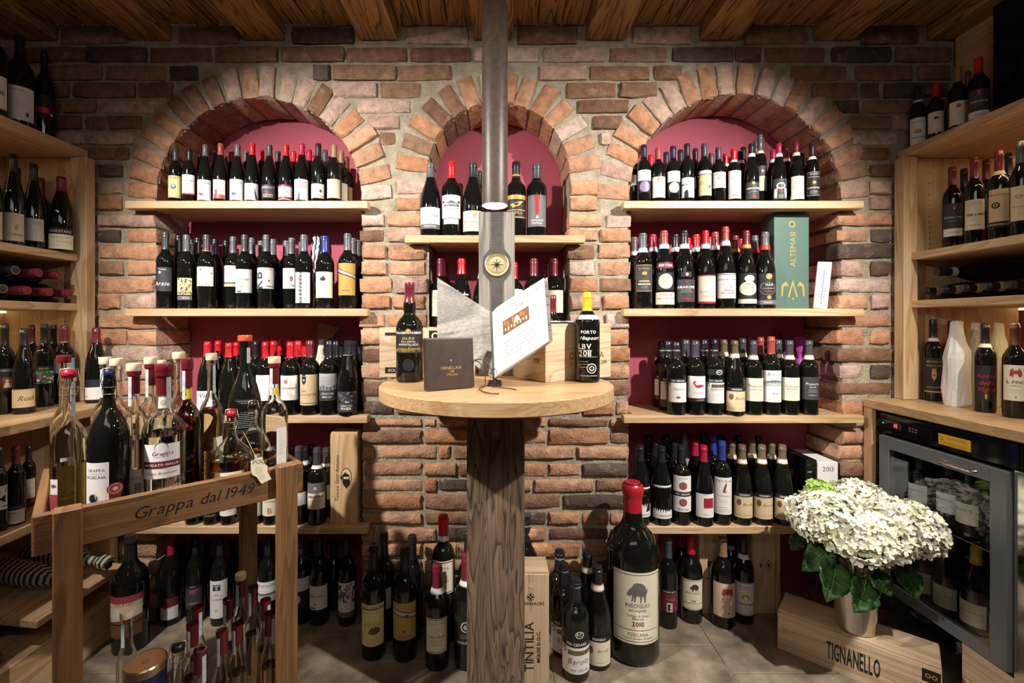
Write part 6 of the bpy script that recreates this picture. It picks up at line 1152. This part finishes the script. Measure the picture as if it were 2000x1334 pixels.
clear(536, 697, tY(536, .068), TT, 'flask', .068, 'clear grappa bottle with red and yellow neck by the trolley post', 'liq_clear', .30, 'wood', [fl(.12, .48, 'w', g(.3, .6, 6, 'lg'), h=24, x=38), fl(.745, .80, 'ye', h=60)], capsule=RC)
# herb sprigs inside the green bottle
hb = MB(); q = random.Random(5); Yh = tY(413, .165); ctr = P(413, 860, Yh)
for i in range(26):
    a, b2 = q.uniform(0, 6.28), q.uniform(-1, 1); p0 = Vector((0, 0, q.uniform(-.03, .05))); hb.tube([p0, p0+Vector((.017*math.cos(a), .017*math.sin(a), .018*b2))], .0007, 4)
o = hb.obj('herb_sprigs', 'cork'); o.location = (ctr.x, Yh, TT+.085); o['kind'] = 'stuff'; thing(o, 'dry brown herb sprigs inside the pale green grappa bottle', 'herbs'); o['kind'] = 'stuff'
# hanging tag
tg = thing(empty('paper_tag', TA+Vector((math.cos(TP)*.402, math.sin(TP)*.402, .808))+Vector((math.sin(TP), -math.cos(TP), 0))*.006, TP), 'cream POLI paper tag hanging over the trolley rail', 'tag')
tgm = MB(); ol = [(-.016, .024), (.010, .030), (.014, .012), (.022, .004), (.021, -.010), (.030, -.030), (.006, -.037), (-.004, -.018), (-.014, -.010), (-.017, .004)]
tgm.add([(x, 0, z) for x, z in ol]+[(x, .0012, z) for x, z in ol], [tuple(range(10))[::-1], tuple(range(10, 20))]+[(i, (i+1) % 10, 10+(i+1) % 10, 10+i) for i in range(10)])
tp_ = tgm.obj('card', 'paper', tg, col=hx('e4dcc0')); tp_.rotation_euler[0] = -.12
flat_print(tp_, axes((0, -.0002, -.03), (1, 0, -.05), (.05, 0, 1)), .018, .055, [t('POLI', .10, .8, 'br', 0), g(.35, .5, 6, 'gd'), g(.72, .4, 4, 'gd', .4)])
MB().tube(bez([(-.002, .001, .026), (-.01, .03, .05), (-.02, .07, .10), (-.018, .085, .085)]), .0006, 5).obj('string', 'cork', tg)
# lower trolley shelf
G11 = 'spirit bottles on the lower trolley shelf'; LZ = .1003
for (px, py, Y, st_, cp, lq, lab) in ((248, 1193, 1.233, 'wood', None, None, 'green flip bottle with cork stopper on the lower trolley shelf beside the tin'), (470, 1120, 1.40, 'wood', RC, 'liq_clear', 'grappa bottle with wooden stopper and paper strip, rear of the lower trolley shelf'),
    (385, 1186, 1.255, None, RC, 'liq_clear', 'clear bottle with red foil and silver strip behind the front red foil bottle'), (376, 1218, 1.175, None, RC, 'liq_clear', 'clear bottle with wound red foil neck behind the tin'), (446, 1169, 1.290, None, RC, 'liq_gold', 'bottle with wound red foil and white paper top on the lower shelf'),
    (494, 1146, 1.345, None, RC, 'liq_clear', 'clear bottle with red foil and long silver strip on the lower shelf'), (519, 1171, 1.283, None, RC, 'liq_amber', 'amber bottle with dark red foil near the right-hand trolley post'), (434, 1231, 1.138, None, RC, 'liq_red', 'bottle of red spirit with red foil neck on the lower shelf'),
    (464, 1218, 1.207, None, RC, 'liq_clear', 'clear bottle with crumpled red foil beside the red spirit bottle'), (527, 1197, 1.215, None, RC, 'liq_amber', 'amber bottle with grey topped red foil against the trolley post'), (348, 1256, 1.090, 'fdark', None, 'liq_clear', 'clear flip-top bottle with wire bail beside the tin'), (391, 1268, 1.088, None, RC, 'liq_clear', 'clear bottle with small red foil at the front of the lower shelf')):
    clear(px, py, Y, LZ, 'slim', .047, lab, lq, .55, st_, capsule=cp, strip=st_ != 'fdark', group=G11)
tin = thing(empty('tin', (P(284, 0, 1.08).x, 1.08, LZ+.0006)), 'round dark blue tin with a gold lid on the lower trolley shelf', 'tin')
MB().lathe([(.040, .001), (.042, .004), (.042, .258)], 40).obj('tin_body', 'foil', tin, smooth=30, col=hx('1d2550')); ld = MB().lathe([(.0428, .2585), (.0432, .262), (.0432, .276), (.041, .279), (.039, .2775)], 40).obj('lid', 'satin', tin, smooth=30, col=hx('b79a78'))
em = MB().lathe([(.008, .2782), (.001, .2786)], 20, caps=False); em.obj('emblem', 'brass', ld)

# ------------------------------------------------------------------ wine fridge under the oak counter
FX = 1.440; y0, y1 = 1.258, 1.715; zb, zt = .182, .842
fr = thing(empty('wine_fridge', (FX, (y0+y1)/2, zb)), 'built-in wine fridge with grey framed glass door and red display', 'fridge')
def fp(name, xa, xb, ya, yb, za, zb_, mat, bev=.0015, par=None, col=None):
    o = bevbox(name, xa, xb, ya, yb, za, zb_, mat, None, bev, col); o.parent = par or fr
    o.location = Vector(o.location)-fr.location-(Vector(par.location) if par else Vector()); return o
XB = 1.95
fp('side_panel', FX+.002, XB, y1-.012, y1, zb, zt, 'black_matt'); fp('side_panel', FX+.002, XB, y0, y0+.012, zb, zt, 'black_matt'); fp('rear_panel', XB, XB+.01, y0, y1, zb, zt, 'black_matt')
fp('top_panel', FX+.002, XB, y0+.0125, y1-.0125, zt-.012, zt, 'black_matt'); fp('bottom_panel', FX+.002, XB, y0+.0125, y1-.0125, zb, zb+.02, 'black_matt')
fp('control_strip', FX-.006, FX+.0015, y0, y1, .772, zt, 'black_gloss')
cb = fp('control_box', FX-.014, FX-.0065, 1.50, 1.712, .792, .824, 'black_gloss')
fp('display', FX-.0148, FX-.0142, 1.615, 1.655, .797, .819, 'bk_display' if 'bk_display' in MATS else 'black_matt', .0002, cb)
dg = MB(); Md = axes((0, 0, 0), (0, -1, 0), (0, 0, 1))
for i, segs in enumerate((((0, 0, 0, 1),), ((0, 0, 0, 1), (0, 1, .55, 1), (0, .5, .55, .5), (0, 0, .55, 0)))):
    for (xa, za, xb, zc_) in segs:
        ox = -.006+i*.0065; s_ = .011
        dg.box(ox+xa*s_*.6-.0007, ox+xb*s_*.6+.0007, -.0055+za*s_-.0007, -.0055+zc_*s_+.0007, 0, .0006, M=Md)
o = dg.obj('digits', 'led_red', cb); o.location = Vector((FX-.0151, 1.637, .808))-Vector(fr.location)-Vector(cb.location)
fp('status_light', FX-.0148, FX-.0142, 1.690, 1.696, .806, .810, 'led_green', .0002, cb)
for i in range(3):
    for j in range(2): fp('button', FX-.0152, FX-.0142, 1.578-i*.012, 1.586-i*.012, .801+j*.009, .806+j*.009, 'frame_grey', .0003, cb)
st2 = fp('warning_sticker', FX-.0068, FX-.0062, 1.385, 1.487, .785, .820, 'paper', .0002, None, hx('e0a92a'))
flat_print(st2, axes((-.0004, 0, -.0175), (0, -1, 0), (0, 0, 1)), .05, .035, [pg([(-.9, .55), (-.8, .15), (-.7, .55)], 'k'), pg([(-.86, .5), (-.8, .25), (-.74, .5)], 'ye'), g(.15, .7, 5, 'k', .2), g(.65, .9, 5, 'k')])
da, db, dza, dzb = 1.268, 1.694, .205, .764; gy0, gy1, gz0, gz1 = 1.312, 1.650, .243, .722
door = thing and None
dr = empty('door', (FX-.02, da, dza)); dr.parent = fr; dr.location = Vector(dr.location)-fr.location
def dp(name, xa, xb, ya, yb, za, zb_, mat, bev=.001):
    o = bevbox(name, xa, xb, ya, yb, za, zb_, mat, None, bev); o.parent = dr; o.location = Vector(o.location)-Vector((FX-.02, da, dza)); return o
dp('frame', FX-.028, FX-.007, da, gy0, dza, dzb, 'frame_grey'); dp('frame', FX-.028, FX-.007, gy1, db, dza, dzb, 'frame_grey'); dp('frame', FX-.028, FX-.007, gy0, gy1, dza, gz0, 'frame_grey'); dp('frame', FX-.028, FX-.007, gy0, gy1, gz1, dzb, 'frame_grey')
dp('pane', FX-.026, FX-.022, gy0+.0005, gy1-.0005, gz0+.0005, gz1-.0005, 'pane', .0003)
hd = MB().tube([(FX-.028, 1.35, .738), (FX-.042, 1.356, .738), (FX-.044, 1.38, .738), (FX-.044, 1.42, .738), (FX-.042, 1.444, .738), (FX-.028, 1.45, .738)], [.006, .005, .004, .004, .005, .006], 10).obj('handle', 'chrome', dr, smooth=60); hd.location = -Vector((FX-.02, da, dza))
fp('chrome_strip', FX-.012, FX+.0015, y0-.02, da-.003, zb, .77, 'chrome')
for z in (.50,):
    rk = MB()
    for i in range(14): rk.tube([(FX+.02, y0+.02+i*.032, z), (XB-.05, y0+.02+i*.032, z)], .002, 6)
    for x in (FX+.022, FX+.16, FX+.30): rk.tube([(x, y0+.014, z-.003), (x, y1-.014, z-.003)], .003, 6)
    o = rk.obj('wire_shelf', 'steel', fr, smooth=60); o.location = -Vector(fr.location)
for i, (y, c, lb_) in enumerate(((1.62, 'dk', 'w'), (1.535, 'dk', 'w'), (1.45, 'dk', 'c'), (1.365, 'dk', 'w'))):
    o = bottle(0, 0, y, .5035, 'b', c, None, (), H=.21, X=1.50+.02*(i % 2), rot=-1.3, rawD=.066); curved_label(o, .033, .04, .105, 62, lb_, [t('Bianco', .3, .6, 'gy'), g(.5, .5, 2, 'lg')])
    thing(o, 'bottle with pale label on the wire shelf inside the fridge, %s from the brick wall' % ('first', 'second', 'third', 'fourth')[i], 'bottle', 'bottles inside the wine fridge')
for i, (y, c) in enumerate(((1.62, 'dk'), (1.53, 'ye'), (1.44, 'ye'), (1.35, 'dk'))):
    o = bottle(0, 0, y, zb+.0205, 'g', c, None, (), H=.27, X=1.51, rot=-1.3, rawD=.075); curved_label(o, .0375, .03, .10, 62, 'c', [t('Chardonnay', .4, .8, 'gd'), g(.6, .5, 2, 'gd')])
    thing(o, 'bottle with %s capsule on the bottom inside the fridge, %s from the brick wall' % (CAPN[c], ('first', 'second', 'third', 'fourth')[i]), 'bottle', 'bottles inside the wine fridge')
thing(bevbox('timber_upright', 1.418, 1.436, 1.735, 1.774, 0, .852, 'oak_z'), 'narrow oak upright carrying the counter end at the brick wall', 'upright')
# ------------------------------------------------------------------ hydrangea in a silver bucket
BX, BY, BZ = 1.214, 1.553, .1433
bu = thing(empty('ice_bucket', (BX, BY, BZ)), 'polished silver bucket holding the white hydrangea', 'bucket')
MB().lathe([(.001, .003), (.050, .0), (.0545, .002), (.0555, .012), (.069, .140), (.0705, .1475), (.0705, .150), (.067, .150), (.0665, .138), (.0525, .012), (.001, .010)], 48, caps=False).obj('bucket_body', 'steel', bu, smooth=40)
MB().lathe([(.0715, .143), (.0722, .1455), (.0715, .148)], 48, caps=False).obj('rolled_rim', 'chrome', bu, smooth=60)
hy = thing(empty('hydrangea', (BX, BY, BZ+.011)), 'white hydrangea with broad dark leaves and one small green head', 'plant')
HO = Vector((BX, BY, BZ+.011))
MB().lathe([(.001, .10), (.058, .10), (.0585, .095), (.046, .002)], 24, caps=False).obj('soil', 'stone', hy, smooth=40)
def floret_mesh(seed, mat):
    q = random.Random(seed); mb = MB()
    for k in range(4):
        a = k*PI/2+q.uniform(-.15, .15); L1 = q.uniform(.85, 1.1)*.0135; w_ = L1*.62; c, s = math.cos(a), math.sin(a); up = q.uniform(.0, .75)
        pts = [(0, 0, 0), (.35, -.55, .10), (.75, -.75, .30), (1.05, -.28, up), (1.08, .25, up), (.75, .75, .28), (.35, .55, .08), (.6, 0, -.06)]
        vs = []
        for x, y, z in pts: X, Yy = x*L1, y*w_; vs.append((X*c-Yy*s, X*s+Yy*c, z*L1))
        mb.add(vs, [(0, 1, 7), (1, 2, 7), (2, 3, 7), (3, 4, 7), (4, 5, 7), (5, 6, 7), (6, 0, 7)])
    mb.lathe([(.0016, 0), (.0012, .002)], 5)
    return mb.mesh('floret', mat, 60)
FM = [floret_mesh(i, 'petal') for i in range(5)]; FG = [floret_mesh(9, 'petal_green')]
q = random.Random(12); nfl = 0
stuff = {}
heads = [((1612, 1012), 1.50, .104, .078, 78), ((1672, 985), 1.60, .104, .072, 48), ((1765, 1032), 1.42, .098, .078, 76), ((1690, 1048), 1.41, .106, .072, 82)]
def head(cpx, Y, rx, rz, nind, meshes, name, scale=1, dens=330, mat='petal'):
    c = P(*cpx, Y); root = c-HO; core = MB().lathe([(rx*.80*math.sqrt(max(0, 1-f*f)), rz*.80*f) for f in [-.75, -.5, -.2, .1, .4, .7, .9, .99]], 16)
    h = core.obj('flower_head', 'petal_green' if mat == 'petal_green' else 'stem', hy, smooth=60, loc=root)
    pts = []; tries = 0; ga = PI*(3-math.sqrt(5))
    for i in range(dens):
        f = 1-1.62*(i+.5)/dens; rr = math.sqrt(max(0, 1-f*f)); a = i*ga
        n = Vector((rr*math.cos(a), rr*math.sin(a), f)); k = q.uniform(.86, 1.08)
        pts.append((Vector((n.x*rx*k, n.y*rx*k, n.z*rz*k)), Vector((n.x/rx, n.y/rx, n.z/rz)).normalized()))
    cd = (Vector((0, 0, CZ))-c).normalized()
    pts.sort(key=lambda p: -p[1].dot(cd)); sm = MB()
    for i, (p, n) in enumerate(pts):
        n = (n+Vector((q.uniform(-.6, .6), q.uniform(-.6, .6), q.uniform(-.4, .6)))).normalized(); R_ = n.to_track_quat('Z', 'Y'); spin = Matrix.Rotation(q.uniform(0, 6.3), 4, 'Z'); s = q.uniform(.9, 1.3)*scale
        if i < nind:
            o = link('floret', q.choice(meshes), h); o.matrix_basis = Matrix.Translation(p) @ R_.to_matrix().to_4x4() @ spin @ Matrix.Scale(s, 4)
        else:
            me = q.choice(meshes); M = Matrix.Translation(p) @ R_.to_matrix().to_4x4() @ spin @ Matrix.Scale(s, 4)
            sm.add([M @ v.co for v in me.vertices], [tuple(pl.vertices) for pl in me.polygons])
    o = sm.obj('florets', mat, h, smooth=60); o['kind'] = 'stuff'
    MB().tube([Vector((root.x*.15, root.y*.15, .09)), Vector((root.x*.28, root.y*.28, .19)), root-Vector((0, 0, rz*.5))], [.005, .0045, .004], 8).obj('stem', 'stem', hy, smooth=60)
for (c, Y, rx, rz, n) in heads: head(c, Y, rx, rz, n, FM, 'white')
head((1600, 957), 1.585, .040, .032, 16, FG, 'green', .62, 110, 'petal_green')
def leaf(base, tip, width, droop, mat='leaf', seed=0, up=Vector((0, 0, 1)), twist=0):
    """serrated ovate blade with a folded midrib; its veins are a sub-part"""
    q = random.Random(seed); base, tip = Vector(base), Vector(tip); d_ = tip-base; L_ = d_.length; d_.normalize(); s_ = d_.cross(up)
    s_ = s_.normalized() if s_.length > 1e-3 else Vector((1, 0, 0)); n_ = s_.cross(d_)
    s_ = (Matrix.Rotation(twist, 3, d_) @ s_); n_ = s_.cross(d_); NU, NV = 14, 6; mb = MB(); vs = []
    def pt(u, v, e=0):
        w_ = width*(math.sin(PI*min(1, u**.75))**.8)*(1-.25*u)*(1+.05*math.sin(u*60)*(abs(v) > .9)); z = droop*(4*u*(1-u))-abs(v)*w_*-.18+.003*math.sin(u*22+abs(v)*4)
        return base+d_*(L_*u)+s_*(v*w_)+n_*(z+e)
    for i in range(NU+1):
        for j in range(NV+1): vs.append(pt(i/NU, -1+2*j/NV))
    W = NV+1; fs = [(i*W+j, i*W+j+1, (i+1)*W+j+1, (i+1)*W+j) for i in range(NU) for j in range(NV)]
    mb.add(vs, fs); lf = mb.obj('leaf', mat, hy, smooth=70)
    so = lf.modifiers.new('s', 'SOLIDIFY'); so.thickness = .0008
    vm = MB(); vm.tube([pt(u/10, 0, .0012) for u in range(11)], [.0016*(1-u/14) for u in range(11)], 5)
    for k in range(1, 6):
        for sg in (-1, 1): vm.tube([pt(.12+k*.13+.11*w_, sg*.9*w_, .001) for w_ in (0, .3, .6, 1)], .0006, 4)
    vm.obj('vein', 'stem', lf, smooth=60)
def lp(px, py, Y): return P(px, py, Y)-HO
for i, (b2, tp_, w_, dr_, up, tw) in enumerate((((1632, 1092, 1.46), (1614, 1176, 1.40), .058, .012, (0, -1, .5), 0), ((1690, 1132, 1.43), (1668, 1197, 1.38), .052, .010, (0, -1, .4), 0), ((1620, 1066, 1.48), (1566, 1116, 1.47), .045, .014, (0, -.8, .7), 0),
    ((1702, 1120, 1.45), (1742, 1166, 1.41), .036, .012, (0, -.9, .4), 0), ((1752, 1108, 1.47), (1793, 1174, 1.42), .044, .016, (0, -.9, .5), 0), ((1655, 1075, 1.46), (1590, 1082, 1.50), .04, .01, (0, -.4, .9), 0), ((1700, 1085, 1.45), (1760, 1092, 1.45), .04, .012, (0, -.6, .8), 0),
    ((1760, 1075, 1.42), (1830, 1085, 1.38), .020, .010, (0, -.6, .8), 0), ((1560, 1040, 1.52), (1545, 1075, 1.53), .030, .010, (0, -.9, .4), 0), ((1720, 1080, 1.48), (1785, 1078, 1.48), .045, .012, (0, -.5, .9), 0), ((1650, 1085, 1.44), (1700, 1108, 1.42), .03, .010, (0, -.7, .7), 0))):
    leaf(lp(*b2), lp(*tp_), w_, dr_, seed=i, up=Vector(up), twist=tw)
    o0 = Vector((q.uniform(-.02, .02), q.uniform(-.02, .01), .095)); p1 = lp(*b2)
    MB().tube([o0, (o0+p1)/2+Vector((0, 0, .025)), p1], .0022, 6).obj('petiole', 'stem', hy, smooth=60)
# ------------------------------------------------------------------ checks
dup = {k: v for k, v in LABELS.items() if len(v) > 1}
for k, v in dup.items(): print('SHARED LABEL', len(v), k)
